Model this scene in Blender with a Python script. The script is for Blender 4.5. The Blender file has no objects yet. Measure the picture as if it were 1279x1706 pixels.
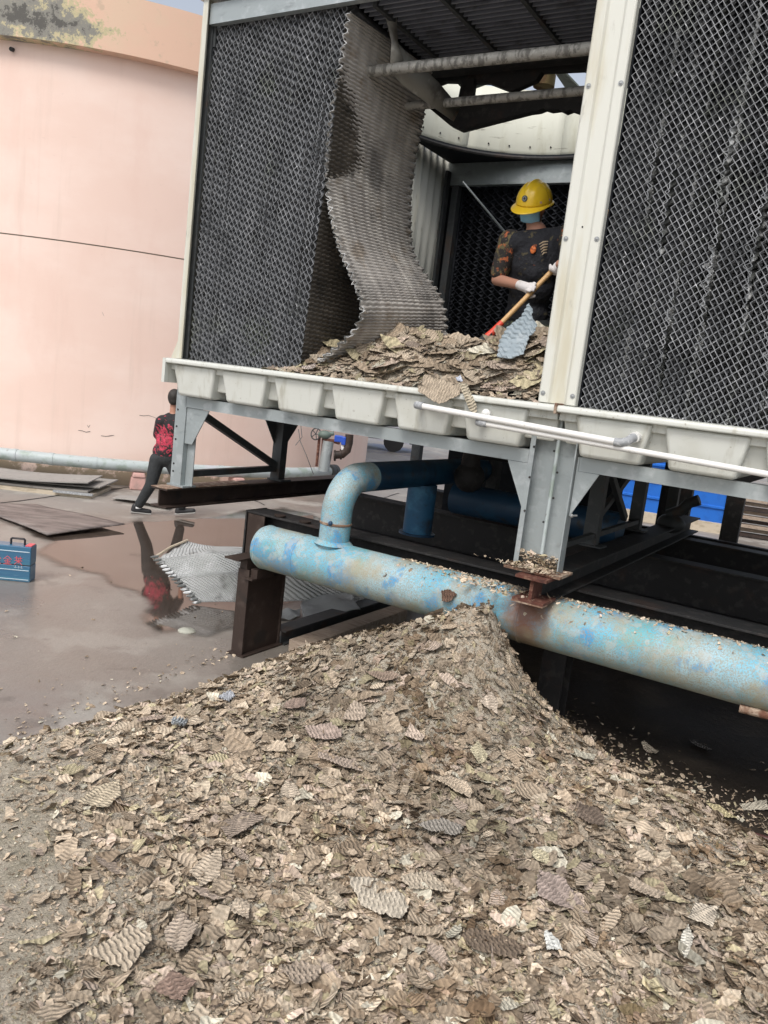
import bpy, bmesh, math, random
import numpy as np
from mathutils import Vector, Matrix, Euler
random.seed(7); RNG = np.random.default_rng(7)
SC = bpy.context.scene; COL = SC.collection
R = math.radians

# ------------------------------------------------------------------ camera
FPX, PITCH, ROLL, EYE = 1350.0, R(9.1), R(6.85), 2.15
PX, PY = 639.5, 853.0
fw = np.array([0, math.cos(PITCH), -math.sin(PITCH)]); xx = np.array([1., 0, 0]); upv = np.cross(xx, fw)
CX = math.cos(ROLL)*xx + math.sin(ROLL)*upv
CU = -math.sin(ROLL)*xx + math.cos(ROLL)*upv
cam_d = bpy.data.cameras.new('camera'); cam = bpy.data.objects.new('camera', cam_d); COL.objects.link(cam)
cam_d.sensor_fit = 'VERTICAL'; cam_d.sensor_height = 24.0; cam_d.lens = FPX/1706*24.0
cam_d.clip_start = 0.05; cam_d.clip_end = 3000
m = Matrix.Identity(4)
for i in range(3):
    m[i][0] = CX[i]; m[i][1] = CU[i]; m[i][2] = -fw[i]
m[2][3] = EYE
cam.matrix_world = m
SC.camera = cam

# ------------------------------------------------------------------ daylight
world = bpy.data.worlds.new('World'); SC.world = world; world.use_nodes = True
wn = world.node_tree; wn.nodes.clear()
SUN_EL, SUN_AZ = R(52), R(205)       # high, behind the camera and to its left (azimuth clockwise from +Y)
sky = wn.nodes.new('ShaderNodeTexSky'); sky.sky_type = 'NISHITA'; sky.sun_disc = False
sky.sun_elevation = SUN_EL; sky.sun_rotation = SUN_AZ; sky.air_density = 1.0; sky.dust_density = 3.0; sky.ozone_density = 1.0
hs = wn.nodes.new('ShaderNodeHueSaturation'); hs.inputs['Saturation'].default_value = 0.42
bg = wn.nodes.new('ShaderNodeBackground'); bg.inputs['Strength'].default_value = 0.15
wo = wn.nodes.new('ShaderNodeOutputWorld')
wn.links.new(sky.outputs[0], hs.inputs['Color']); wn.links.new(hs.outputs[0], bg.inputs['Color']); wn.links.new(bg.outputs[0], wo.inputs['Surface'])
sd = bpy.data.lights.new('sun', 'SUN'); sun = bpy.data.objects.new('sun', sd); COL.objects.link(sun)
sd.energy = 1.5; sd.angle = R(22); sd.color = (1.0, 0.965, 0.92)
sdir = Vector((math.sin(SUN_AZ)*math.cos(SUN_EL), math.cos(SUN_AZ)*math.cos(SUN_EL), math.sin(SUN_EL)))
sun.rotation_euler = sdir.to_track_quat('Z', 'Y').to_euler(); sun.location = sdir*30
SC.view_settings.view_transform = 'Standard'; SC.view_settings.look = 'None'
SC.view_settings.exposure = 0.35; SC.view_settings.gamma = 1.0; SC.view_settings.use_curve_mapping = False

# ------------------------------------------------------------------ tower frame: u along the front, v into the depth
A = R(59.1)
UV_ = np.array([math.sin(A), -math.cos(A), 0]); VV_ = np.array([math.cos(A), math.sin(A), 0])
O = np.array([-1.69435, 6.28326, 0.]); ROT = -(math.pi/2 - A)
CAMP = np.array([0, 0, EYE])
def W(u, v, z): return O + UV_*u + VV_*v + np.array([0, 0, z])
def ray(px, py): return fw + CX*(px-PX)/FPX - CU*(py-PY)/FPX
def loc(p): q = np.array(p)-O; return (float(q@UV_), float(q@VV_), float(q[2]))
def at_v(px, py, b):
    r = ray(px, py); t = ((O@VV_)+b - CAMP@VV_)/(r@VV_); return loc(CAMP+t*r)
def at_u(px, py, a):
    r = ray(px, py); t = ((O@UV_)+a - CAMP@UV_)/(r@UV_); return loc(CAMP+t*r)
def at_z(px, py, h):
    r = ray(px, py); t = (h-EYE)/r[2]; return CAMP+t*r
def at_y(px, py, y):
    r = ray(px, py); t = y/r[1]; return CAMP+t*r

# ------------------------------------------------------------------ noise in numpy
_tab = np.random.default_rng(3).random((256, 256))
def vnoise(x, y, s=1.0, o=0):
    x = np.asarray(x, float)*s+o*17.3+500; y = np.asarray(y, float)*s+o*31.7+500
    xi = np.floor(x).astype(int); yi = np.floor(y).astype(int); fx = x-xi; fy = y-yi
    fx = fx*fx*(3-2*fx); fy = fy*fy*(3-2*fy)
    a = _tab[xi % 256, yi % 256]; b = _tab[(xi+1) % 256, yi % 256]; c = _tab[xi % 256, (yi+1) % 256]; d = _tab[(xi+1) % 256, (yi+1) % 256]
    return (a*(1-fx)+b*fx)*(1-fy)+(c*(1-fx)+d*fx)*fy
def fbm(x, y, s=1.0, o=0, n=4):
    r = 0; a = .5
    for i in range(n):
        r = r+a*(vnoise(x, y, s, o+i)-.5); a *= .5; s *= 2.07
    return r

# ------------------------------------------------------------------ mesh building
class MB:
    def __init__(s): s.v = []; s.f = []; s.m = []; s.uv = None
    def add(s, vs, fs, mi=0):
        n = len(s.v); s.v += [tuple(map(float, p)) for p in vs]; s.f += [tuple(i+n for i in f) for f in fs]; s.m += [mi]*len(fs); return s
    def box(s, x0, x1, y0, y1, z0, z1, mi=0):
        vs = [(x, y, z) for z in (z0, z1) for y in (y0, y1) for x in (x0, x1)]
        return s.add(vs, [(0, 2, 3, 1), (4, 5, 7, 6), (0, 1, 5, 4), (2, 6, 7, 3), (0, 4, 6, 2), (1, 3, 7, 5)], mi)
    def hexa(s, b, t, mi=0):   # bottom 4 points, top 4 points
        return s.add(list(b)+list(t), [(3, 2, 1, 0), (4, 5, 6, 7), (0, 1, 5, 4), (1, 2, 6, 5), (2, 3, 7, 6), (3, 0, 4, 7)], mi)
    def prism(s, pts, d, mi=0):  # polygon extruded by vector d
        n = len(pts); P = [Vector(p) for p in pts]; d = Vector(d)
        return s.add(P+[p+d for p in P], [tuple(range(n))[::-1], tuple(range(n, 2*n))]+[(i, (i+1) % n, (i+1) % n+n, i+n) for i in range(n)], mi)
    def tube(s, pts, r, n=12, caps=True, mi=0, ell=None):
        P = [Vector(p) for p in pts]; rs = r if isinstance(r, (list, tuple)) else [r]*len(P)
        t0 = (P[1]-P[0]).normalized(); ref = Vector((0, 0, 1)) if abs(t0.z) < .9 else Vector((1, 0, 0))
        a = t0.cross(ref).normalized(); vs = []; fs = []
        for i, p in enumerate(P):
            t = ((P[min(i+1, len(P)-1)]-p).normalized()+(p-P[max(i-1, 0)]).normalized())
            t = t.normalized() if t.length > 1e-6 else t0
            a = (a-t*a.dot(t)).normalized(); b = t.cross(a)
            for k in range(n):
                th = 2*math.pi*k/n; ca, sa = math.cos(th), math.sin(th)
                vs.append(p+(a*ca+b*sa*(ell or 1))*rs[i])
        for i in range(len(P)-1):
            for k in range(n):
                q = (k+1) % n; fs.append((i*n+k, i*n+q, (i+1)*n+q, (i+1)*n+k))
        if caps: fs += [tuple(range(n))[::-1], tuple((len(P)-1)*n+k for k in range(n))]
        return s.add(vs, fs, mi)
    def ball(s, c, r, nu=12, nv=8, M=None, mi=0):
        rx, ry, rz = r if isinstance(r, (tuple, list)) else (r, r, r); vs = []; fs = []; c = Vector(c)
        for j in range(nv+1):
            ph = math.pi*j/nv
            for i in range(nu):
                th = 2*math.pi*i/nu; p = Vector((rx*math.sin(ph)*math.cos(th), ry*math.sin(ph)*math.sin(th), rz*math.cos(ph)))
                if M is not None: p = M @ p
                vs.append(c+p)
        for j in range(nv):
            for i in range(nu):
                q = (i+1) % nu; fs.append((j*nu+i, (j+1)*nu+i, (j+1)*nu+q, j*nu+q))
        return s.add(vs, fs, mi)
    def grid(s, fn, nu, nv, mi=0):
        vs = [fn(i/nu, j/nv) for j in range(nv+1) for i in range(nu+1)]
        fs = [(j*(nu+1)+i, j*(nu+1)+i+1, (j+1)*(nu+1)+i+1, (j+1)*(nu+1)+i) for j in range(nv) for i in range(nu)]
        return s.add(vs, fs, mi)
    def plate_u(s, pts, u0, u1): return s.prism([(u0, p[0], p[1]) for p in pts], (u1-u0, 0, 0))
    def plate_v(s, pts, v0, v1): return s.prism([(p[0], v0, p[1]) for p in pts], (0, v1-v0, 0))
BASE = {}
def obj(name, mb, mats, parent=None, base=(0, 0, 0), rot=ROT, world=False, smooth=False, bevel=0, fixn=True, solid=0, weld=False):
    """links one mesh object; coordinates are in the tower frame, or world metres when world=True"""
    if parent is not None: base, world = BASE[parent.name]
    me = bpy.data.meshes.new(name)
    if isinstance(mb, bpy.types.Mesh): me = mb
    else:
        b = base; me.from_pydata([(x-b[0], y-b[1], z-b[2]) for x, y, z in mb.v], [], mb.f)
        if fixn or weld:
            bm = bmesh.new(); bm.from_mesh(me)
            if weld: bmesh.ops.remove_doubles(bm, verts=bm.verts, dist=1e-4)
            if fixn: bmesh.ops.recalc_face_normals(bm, faces=bm.faces)
            bm.to_mesh(me); bm.free()
        if not weld: me.polygons.foreach_set('material_index', mb.m)
        me.polygons.foreach_set('use_smooth', [smooth]*len(me.polygons))
        for mt in (mats if isinstance(mats, (list, tuple)) else [mats]): me.materials.append(mt)
    o = bpy.data.objects.new(name, me); COL.objects.link(o)
    if parent is not None: o.parent = parent
    elif world: o.location = base
    else: o.location = W(*base); o.rotation_euler = (0, 0, rot)
    BASE[o.name] = (base, world)
    if smooth and bevel == 0 and not isinstance(mb, bpy.types.Mesh):
        try: me.set_sharp_from_angle(angle=R(42))
        except Exception: pass
    if solid:
        md = o.modifiers.new('solid', 'SOLIDIFY'); md.thickness = solid; md.offset = 0
    if bevel:
        md = o.modifiers.new('bevel', 'BEVEL'); md.width = bevel; md.segments = 2; md.limit_method = 'ANGLE'; md.angle_limit = R(30)
        md.harden_normals = False
    return o
def tag(o, label, cat, group=None, kind=None):
    o['label'] = label
    if cat: o['category'] = cat
    if group: o['group'] = group
    if kind: o['kind'] = kind
    return o
def struct(o, label=None):
    o['kind'] = 'structure'
    if label: o['label'] = label
    return o
def thing(name, label, cat, base=(0, 0, 0), world=False, group=None):
    o = bpy.data.objects.new(name, None); COL.objects.link(o); o.empty_display_size = .1
    if world: o.location = base
    else: o.location = W(*base); o.rotation_euler = (0, 0, ROT)
    BASE[o.name] = (base, world)
    return tag(o, label, cat, group)

# ------------------------------------------------------------------ materials
def mat(name, base, rough=.6, metal=0., layers=(), bump=None, bumps=(), coat=0, ior=None, spec=None, coord='Object', trans=0):
    """layers: (colour, scale, lo, hi, amount[, (sx,sy,sz)[, rough]]) - wear of its own shape over the base colour"""
    M = bpy.data.materials.new(name); M.use_nodes = True; nt = M.node_tree; nt.nodes.clear(); L = nt.links.new
    out = nt.nodes.new('ShaderNodeOutputMaterial'); bs = nt.nodes.new('ShaderNodeBsdfPrincipled'); L(bs.outputs[0], out.inputs[0])
    if coord == 'Position': co = nt.nodes.new('ShaderNodeNewGeometry').outputs['Position']
    else: co = nt.nodes.new('ShaderNodeTexCoord').outputs[coord]
    def noise(scale, st=None, detail=5, rgh=.6, seed=0):
        mp = nt.nodes.new('ShaderNodeMapping'); L(co, mp.inputs[0]); mp.inputs['Location'].default_value = (seed*3.1, seed*1.7, seed*2.3)
        if st: mp.inputs['Scale'].default_value = st
        n = nt.nodes.new('ShaderNodeTexNoise'); n.inputs['Scale'].default_value = scale; n.inputs['Detail'].default_value = detail; n.inputs['Roughness'].default_value = rgh
        L(mp.outputs[0], n.inputs['Vector']); return n.outputs['Fac']
    rgb = nt.nodes.new('ShaderNodeRGB'); rgb.outputs[0].default_value = (*base, 1); cur = rgb.outputs[0]
    rv = nt.nodes.new('ShaderNodeValue'); rv.outputs[0].default_value = rough; rcur = rv.outputs[0]
    for i, l in enumerate(layers):
        c, sc, lo, hi, am = l[:5]; st = l[5] if len(l) > 5 else None
        f = noise(sc, st, seed=i+1)
        mr = nt.nodes.new('ShaderNodeMapRange'); mr.interpolation_type = 'SMOOTHSTEP'
        mr.inputs['From Min'].default_value = lo; mr.inputs['From Max'].default_value = hi; mr.inputs['To Max'].default_value = am
        L(f, mr.inputs['Value'])
        mx = nt.nodes.new('ShaderNodeMix'); mx.data_type = 'RGBA'; L(mr.outputs[0], mx.inputs['Factor']); L(cur, mx.inputs['A']); mx.inputs['B'].default_value = (*c, 1)
        cur = mx.outputs['Result']
        if len(l) > 6:
            m2 = nt.nodes.new('ShaderNodeMix'); L(mr.outputs[0], m2.inputs['Factor']); L(rcur, m2.inputs[2]); m2.inputs[3].default_value = l[6]; rcur = m2.outputs[0]
    L(cur, bs.inputs['Base Color']); L(rcur, bs.inputs['Roughness']); bs.inputs['Metallic'].default_value = metal
    if coat: bs.inputs['Coat Weight'].default_value = coat; bs.inputs['Coat Roughness'].default_value = .15
    if ior: bs.inputs['IOR'].default_value = ior
    if spec is not None: bs.inputs['Specular IOR Level'].default_value = spec
    if trans: bs.inputs['Transmission Weight'].default_value = trans
    prev = None
    for (sc, stg, dist, *st) in ([bump] if bump else [])+list(bumps):
        b = nt.nodes.new('ShaderNodeBump'); b.inputs['Strength'].default_value = stg; b.inputs['Distance'].default_value = dist
        L(noise(sc, st[0] if st else None, seed=9), b.inputs['Height'])
        if prev: L(prev, b.inputs['Normal'])
        prev = b.outputs[0]
    if prev: L(prev, bs.inputs['Normal'])
    M['c'] = 1
    return M

def nodes_of(M): return M.node_tree, M.node_tree.links.new, [n for n in M.node_tree.nodes if n.type == 'BSDF_PRINCIPLED'][0]
def ridge_bump(M, scale=(1, 1, 1), wave=36, strength=.6, dist=.006, coord='UV', skew=.35, rows=20, groove=0):
    """staggered ripple relief of a pressed film sheet"""
    nt, L, bs = nodes_of(M)
    tc = nt.nodes.new('ShaderNodeTexCoord'); sx = nt.nodes.new('ShaderNodeSeparateXYZ'); L(tc.outputs[coord], sx.inputs[0])
    def mth(op, a, b=None):
        n = nt.nodes.new('ShaderNodeMath'); n.operation = op
        for i, q in enumerate((a, b)):
            if q is None: continue
            if isinstance(q, (int, float)): n.inputs[i].default_value = q
            else: L(q, n.inputs[i])
        return n.outputs[0]
    row = mth('SINE', mth('MULTIPLY', sx.outputs[1], 2*math.pi*rows))
    ph = mth('ADD', mth('MULTIPLY', sx.outputs[0], 2*math.pi*wave), mth('MULTIPLY', row, .85))
    ph = mth('ADD', ph, mth('MULTIPLY', sx.outputs[1], skew*wave*2*math.pi))
    h = mth('SINE', ph)
    b = nt.nodes.new('ShaderNodeBump'); b.inputs['Strength'].default_value = strength; b.inputs['Distance'].default_value = dist
    L(h, b.inputs['Height'])
    if groove:  # darkens the troughs in colour, standing in for ridge shading
        mr = nt.nodes.new('ShaderNodeMapRange'); mr.inputs['From Min'].default_value = -1; mr.inputs['From Max'].default_value = .5; mr.inputs['To Min'].default_value = 1-groove; mr.inputs['To Max'].default_value = 1.06; L(h, mr.inputs['Value'])
        vs_ = nt.nodes.new('ShaderNodeVectorMath'); vs_.operation = 'SCALE'; L(bs.inputs['Base Color'].links[0].from_socket, vs_.inputs[0]); L(mr.outputs[0], vs_.inputs['Scale']); L(vs_.outputs[0], bs.inputs['Base Color'])
    old = bs.inputs['Normal'].links
    if old: L(old[0].from_socket, b.inputs['Normal'])
    L(b.outputs[0], bs.inputs['Normal'])

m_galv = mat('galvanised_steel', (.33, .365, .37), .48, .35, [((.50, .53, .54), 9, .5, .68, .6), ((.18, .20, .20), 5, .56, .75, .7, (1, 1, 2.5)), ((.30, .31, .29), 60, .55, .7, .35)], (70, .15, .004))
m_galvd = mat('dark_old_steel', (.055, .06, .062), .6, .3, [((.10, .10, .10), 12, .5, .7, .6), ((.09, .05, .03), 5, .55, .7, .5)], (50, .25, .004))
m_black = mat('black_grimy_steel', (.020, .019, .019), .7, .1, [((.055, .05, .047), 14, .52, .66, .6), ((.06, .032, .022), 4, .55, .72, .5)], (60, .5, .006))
m_brown = mat('brown_rusty_steel', (.040, .025, .019), .65, .2, [((.085, .062, .05), 8, .5, .7, .6), ((.02, .016, .014), 5, .52, .68, .8)], (55, .4, .005))
m_rust = mat('rusty_flange', (.20, .12, .08), .8, 0, [((.42, .33, .25), 18, .45, .62, .8), ((.12, .04, .02), 9, .52, .68, .8)], (60, .8, .008))
m_rustred = mat('red_rust', (.10, .032, .02), .8, 0, [((.22, .12, .08), 22, .5, .65, .8), ((.03, .012, .01), 8, .5, .7, .8)], (60, .8, .008))
m_frp = mat('cream_fibreglass', (.58, .59, .545), .42, 0, [((.49, .49, .43), 3.5, .5, .75, .6), ((.27, .245, .175), 11, .56, .74, .5, (1, 1, .25)), ((.22, .19, .14), 34, .64, .74, .7), ((.36, .35, .27), 6, .56, .72, .4, (3, 3, .35))], (22, .12, .004), coat=.15)
m_frpw = mat('white_fibreglass_panel', (.60, .60, .54), .38, 0, [((.50, .46, .34), 2.2, .5, .68, .8, (2, 2, .3)), ((.30, .28, .23), 14, .62, .74, .6, (1, 1, .3)), ((.42, .38, .28), 30, .68, .8, .5)], (14, .08, .004), coat=.2)
m_pvc = mat('white_plastic_pipe', (.74, .73, .70), .38, 0, [((.40, .37, .32), 26, .6, .72, .6), ((.16, .14, .12), 60, .68, .76, .9)], (60, .1, .002))
m_pvcg = mat('grey_pipe_glue', (.30, .31, .32), .5, 0, [((.55, .56, .56), 50, .5, .62, .7)], (60, .3, .002))
m_tube = mat('grimy_steel_tube', (.33, .32, .29), .6, .2, [((.10, .095, .085), 26, .46, .6, .8, (1, 1, .3)), ((.56, .55, .5), 34, .55, .7, .5)], (60, .5, .006))
m_dark = mat('near_black_film', (.012, .014, .018), .8, 0, [((.03, .033, .04), 7, .5, .7, .6)], (40, .3, .006), spec=.25)  # near-black for inner surfaces, painting plenum shade on the rear pack
m_ringw = mat('stained_ring_panel', (.62, .62, .53), .5, 0, [((.42, .40, .29), 4, .5, .7, .7, (1, 1, .3)), ((.14, .12, .08), 9, .62, .75, .8, (.4, .4, 3))], (20, .1, .004))
m_pvcgrey = mat('grey_wall_pipe', (.42, .47, .47), .5, 0, [((.27, .33, .28), 5, .5, .65, .8), ((.52, .50, .55), 3, .5, .7, .6), ((.12, .10, .08), 12, .64, .74, .8)], (30, .15, .003))
m_skin = mat('skin', (.44, .23, .16), .5, 0, [((.42, .2, .14), 12, .5, .7, .5)], spec=.3)
m_hair = mat('black_hair', (.02, .016, .013), .6, 0, [((.05, .04, .03), 90, .5, .7, .7, (1, 1, .2))], (120, .8, .006, (1, 1, .2)))
m_trouser = mat('dark_trousers', (.025, .028, .03), .8, 0, [((.045, .05, .052), 10, .5, .7, .7)], (16, .7, .02))
m_shoe = mat('black_shoe', (.02, .02, .022), .5)
m_sole = mat('pale_sole', (.35, .34, .32), .7)
m_glove = mat('white_cotton_glove', (.66, .63, .62), .9, 0, [((.46, .42, .38), 18, .5, .66, .6)], (150, .5, .002))
m_helmet = mat('yellow_helmet', (.90, .60, .03), .32, 0, [((.66, .40, .02), 9, .55, .7, .5)], coat=.3)
m_mask = mat('blue_paper_mask', (.34, .66, .86), .8, 0, [((.25, .55, .75), 9, .5, .7, .5)], (30, .3, .004, (1, 1, 4)))
m_wood = mat('wooden_handle', (.58, .36, .16), .5, 0, [((.42, .24, .1), 7, .5, .7, .7, (3, 3, 3))], (20, .2, .003))
m_red = mat('red_paint', (.62, .06, .03), .5, 0, [((.35, .05, .03), 20, .55, .7, .6)])
m_blade = mat('grey_green_blade', (.24, .28, .25), .55, 0, [((.12, .13, .11), 7, .5, .7, .7)])
m_motor = mat('rusty_yellow_motor', (.50, .38, .18), .6, 0, [((.2, .09, .04), 9, .45, .6, .8)])
m_screw = mat('grey_screw', (.30, .31, .31), .45, .5)
m_sheetblue = mat('blue_cladding', (.012, .13, .52), .42, 0, [((.01, .09, .38), 5, .5, .7, .5)])
m_kerb = mat('pale_kerb', (.50, .43, .33), .85, 0, [((.34, .28, .2), 5, .5, .65, .7, (1, 1, 3))], (30, .3, .006))
m_board = mat('grey_board', (.30, .285, .265), .75, 0, [((.40, .38, .35), 3, .5, .7, .6), ((.17, .15, .13), 9, .56, .7, .6)], (30, .3, .006))
m_plank = mat('weathered_plank', (.33, .26, .2), .8, 0, [((.18, .12, .09), 7, .5, .65, .7, (1, 6, 6)), ((.5, .42, .35), 5, .52, .7, .5, (1, 5, 5))], (30, .5, .006, (1, 6, 6)))
m_mat = mat('wet_plywood', (.20, .165, .15), .5, 0, [((.10, .082, .075), 2.2, .45, .6, .8, (1, 4, 1)), ((.3, .26, .235), 3.2, .52, .66, .7, (1, 5, 1))], (12, .5, .012, (1, 5, 1)))
m_box = mat('blue_box', (.03, .12, .22), .35, 0, [((.05, .2, .26), 9, .5, .7, .6, (.2, .2, 3)), ((.16, .3, .36), 24, .6, .72, .7, (.3, .3, 3))], coat=.4)
m_boxred = mat('red_print', (.72, .12, .14), .5); m_boxwht = mat('pale_print', (.5, .6, .66), .5); m_boxblk = mat('black_handle', (.015, .015, .018), .4)
m_stone = mat('pale_stone', (.38, .38, .32), .7, 0, [((.2, .2, .16), 10, .5, .7, .7)], (20, .5, .01))
m_pinkcon = mat('pink_concrete', (.55, .33, .29), .8, 0, [((.35, .25, .22), 6, .5, .7, .7)], (20, .4, .01))
m_valveb = mat('blue_valve_paint', (.02, .08, .45), .4); m_valvew = mat('white_cap', (.75, .75, .75), .5)
m_car = mat('white_car_paint', (.68, .69, .72), .3, 0, coat=.6); m_carblk = mat('dark_tyre', (.02, .02, .02), .7); m_glass = mat('dark_glass', (.03, .04, .045), .08, 0)
m_cable = mat('grey_cable', (.12, .12, .12), .6)

m_deck = mat('dusty_slat', (.19, .20, .23), .7, 0, [((.10, .10, .11), 6, .5, .68, .8)], (60, .4, .004))
m_filmpale = mat('pale_streak_film', (.60, .61, .61), .35, 0, [((.09, .095, .09), 7, .42, .54, .95)], (60, .4, .004), coord='Position')  # pale film edges; also paints lit streaks onto the bent fill sheets
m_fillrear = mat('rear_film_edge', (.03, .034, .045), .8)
m_baffle = mat('grimy_baffle', (.24, .235, .21), .5, 0, [((.10, .09, .08), 4, .46, .64, .8), ((.36, .22, .12), 5, .62, .72, .8), ((.42, .42, .38), 9, .56, .7, .6)], (30, .3, .004))
def pipe_material():
    M = mat('peeling_blue_paint', (.13, .42, .56), .55, 0, [
        ((.36, .50, .54), 2.1, .46, .60, .75),
        ((.035, .30, .58), 3.1, .53, .60, .95, (1.3, 1.3, 1)),
        ((.10, .37, .36), 2.2, .53, .66, .7),
        ((.29, .25, .18), 130, .48, .55, .70), ((.40, .42, .40), 11, .52, .60, .55),
        ((.32, .29, .20), 2.8, .48, .66, .8),
        ((.15, .10, .06), 210, .60, .66, .7),
        ((.07, .045, .03), 15, .705, .73, .95)], (140, .5, .003))
    # settled dust and rust belt in the tower frame: beige dust clings to the lower flank, a rust stain under the beam stub
    nt, L, bs = nodes_of(M)
    tc = nt.nodes.new('ShaderNodeTexCoord'); sx = nt.nodes.new('ShaderNodeSeparateXYZ'); L(tc.outputs['Object'], sx.inputs[0])
    n = nt.nodes.new('ShaderNodeTexNoise'); n.inputs['Scale'].default_value = 16; n.inputs['Detail'].default_value = 5; L(tc.outputs['Object'], n.inputs['Vector'])
    def math_(op, a, b):
        q = nt.nodes.new('ShaderNodeMath'); q.operation = op
        for i, s in enumerate((a, b)):
            if isinstance(s, (int, float)): q.inputs[i].default_value = s
            else: L(s, q.inputs[i])
        return q.outputs[0]
    d = math_('ABSOLUTE', math_('SUBTRACT', sx.outputs[0], 2.16), 0)
    d = math_('ADD', d, math_('MULTIPLY', math_('SUBTRACT', n.outputs['Fac'], .5), .22))
    mr = nt.nodes.new('ShaderNodeMapRange'); L(d, mr.inputs['Value']); mr.inputs['From Min'].default_value = .04; mr.inputs['From Max'].default_value = .19
    mr.inputs['To Min'].default_value = .92; mr.inputs['To Max'].default_value = 0
    mx = nt.nodes.new('ShaderNodeMix'); mx.data_type = 'RGBA'; L(mr.outputs[0], mx.inputs['Factor'])
    L(bs.inputs['Base Color'].links[0].from_socket, mx.inputs['A']); mx.inputs['B'].default_value = (.16, .06, .028, 1)
    L(mx.outputs['Result'], bs.inputs['Base Color'])
    # grime film settled on the lower flank, ragged upper limit
    md_ = math_('MULTIPLY_ADD', n.outputs['Fac'], .34) if False else None
    q = nt.nodes.new('ShaderNodeMath'); q.operation = 'MULTIPLY_ADD'; L(n.outputs['Fac'], q.inputs[0]); q.inputs[1].default_value = .30; L(sx.outputs[2], q.inputs[2])
    mr2 = nt.nodes.new('ShaderNodeMapRange'); L(q.outputs[0], mr2.inputs['Value']); mr2.inputs['From Min'].default_value = .17; mr2.inputs['From Max'].default_value = .33; mr2.inputs['To Min'].default_value = .62; mr2.inputs['To Max'].default_value = 0
    mx2 = nt.nodes.new('ShaderNodeMix'); mx2.data_type = 'RGBA'; L(mr2.outputs[0], mx2.inputs['Factor']); L(bs.inputs['Base Color'].links[0].from_socket, mx2.inputs['A']); mx2.inputs['B'].default_value = (.27, .25, .165, 1)
    L(mx2.outputs['Result'], bs.inputs['Base Color'])
    return M
m_pipe = pipe_material()
m_pipedark = mat('shaded_dark_blue_paint', (.010, .045, .095), .5, 0, [((.015, .085, .16), 3, .5, .65, .7), ((.03, .03, .03), 8, .55, .7, .8)], (40, .3, .004))  # dark blue with the shade under the tower painted in

m_pipedk2 = mat('deep_blue_paint', (.018, .10, .20), .55, 0, [((.05, .20, .33), 4, .5, .66, .7), ((.025, .03, .035), 5, .5, .66, .9)], (60, .4, .004))  # deeper blue than the main pipe, with darker mottling
def wall_material():
    M = mat('pink_render', (.78, .585, .50), .85, 0, [((.83, .66, .58), .35, .4, .65, .9, (1, 1, 2)), ((.72, .50, .42), 1.1, .52, .7, .35, (1, 1, .4)),
        ((.45, .30, .25), 2.6, .745, .77, .9), ((.60, .44, .38), 9, .66, .74, .3, (1, 1, 3)), ((.66, .50, .42), 3, .54, .72, .35, (1.6, 1.6, .12))], (24, .12, .01), bumps=[(120, .06, .004)])
    nt, L, bs = nodes_of(M)
    tc = nt.nodes.new('ShaderNodeTexCoord'); sx = nt.nodes.new('ShaderNodeSeparateXYZ'); L(tc.outputs['Object'], sx.inputs[0])
    n = nt.nodes.new('ShaderNodeTexNoise'); n.inputs['Scale'].default_value = 2.2; n.inputs['Detail'].default_value = 7; n.inputs['Roughness'].default_value = .7; L(tc.outputs['Object'], n.inputs['Vector'])
    def MR(v, a, b, c=0, d=1):
        q = nt.nodes.new('ShaderNodeMapRange'); q.interpolation_type = 'SMOOTHSTEP'
        q.inputs['From Min'].default_value = a; q.inputs['From Max'].default_value = b; q.inputs['To Min'].default_value = c; q.inputs['To Max'].default_value = d; L(v, q.inputs['Value']); return q.outputs[0]
    def mul(a, b):
        q = nt.nodes.new('ShaderNodeMath'); q.operation = 'MULTIPLY'; L(a, q.inputs[0]); L(b, q.inputs[1]); return q.outputs[0]
    # damp, flaked foot of the wall
    ad = nt.nodes.new('ShaderNodeMath'); ad.operation = 'MULTIPLY_ADD'; L(n.outputs['Fac'], ad.inputs[0]); ad.inputs[1].default_value = -1.1; L(sx.outputs[2], ad.inputs[2])
    foot = MR(ad.outputs[0], -.36, -.22, 1, 0)
    cur = bs.inputs['Base Color'].links[0].from_socket
    for fac, c in ((foot, (.30, .24, .17)),):
        mx = nt.nodes.new('ShaderNodeMix'); mx.data_type = 'RGBA'; L(fac, mx.inputs['Factor']); L(cur, mx.inputs['A']); mx.inputs['B'].default_value = (*c, 1); cur = mx.outputs['Result']
    L(cur, bs.inputs['Base Color'])
    return M
m_wall = wall_material()
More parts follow.
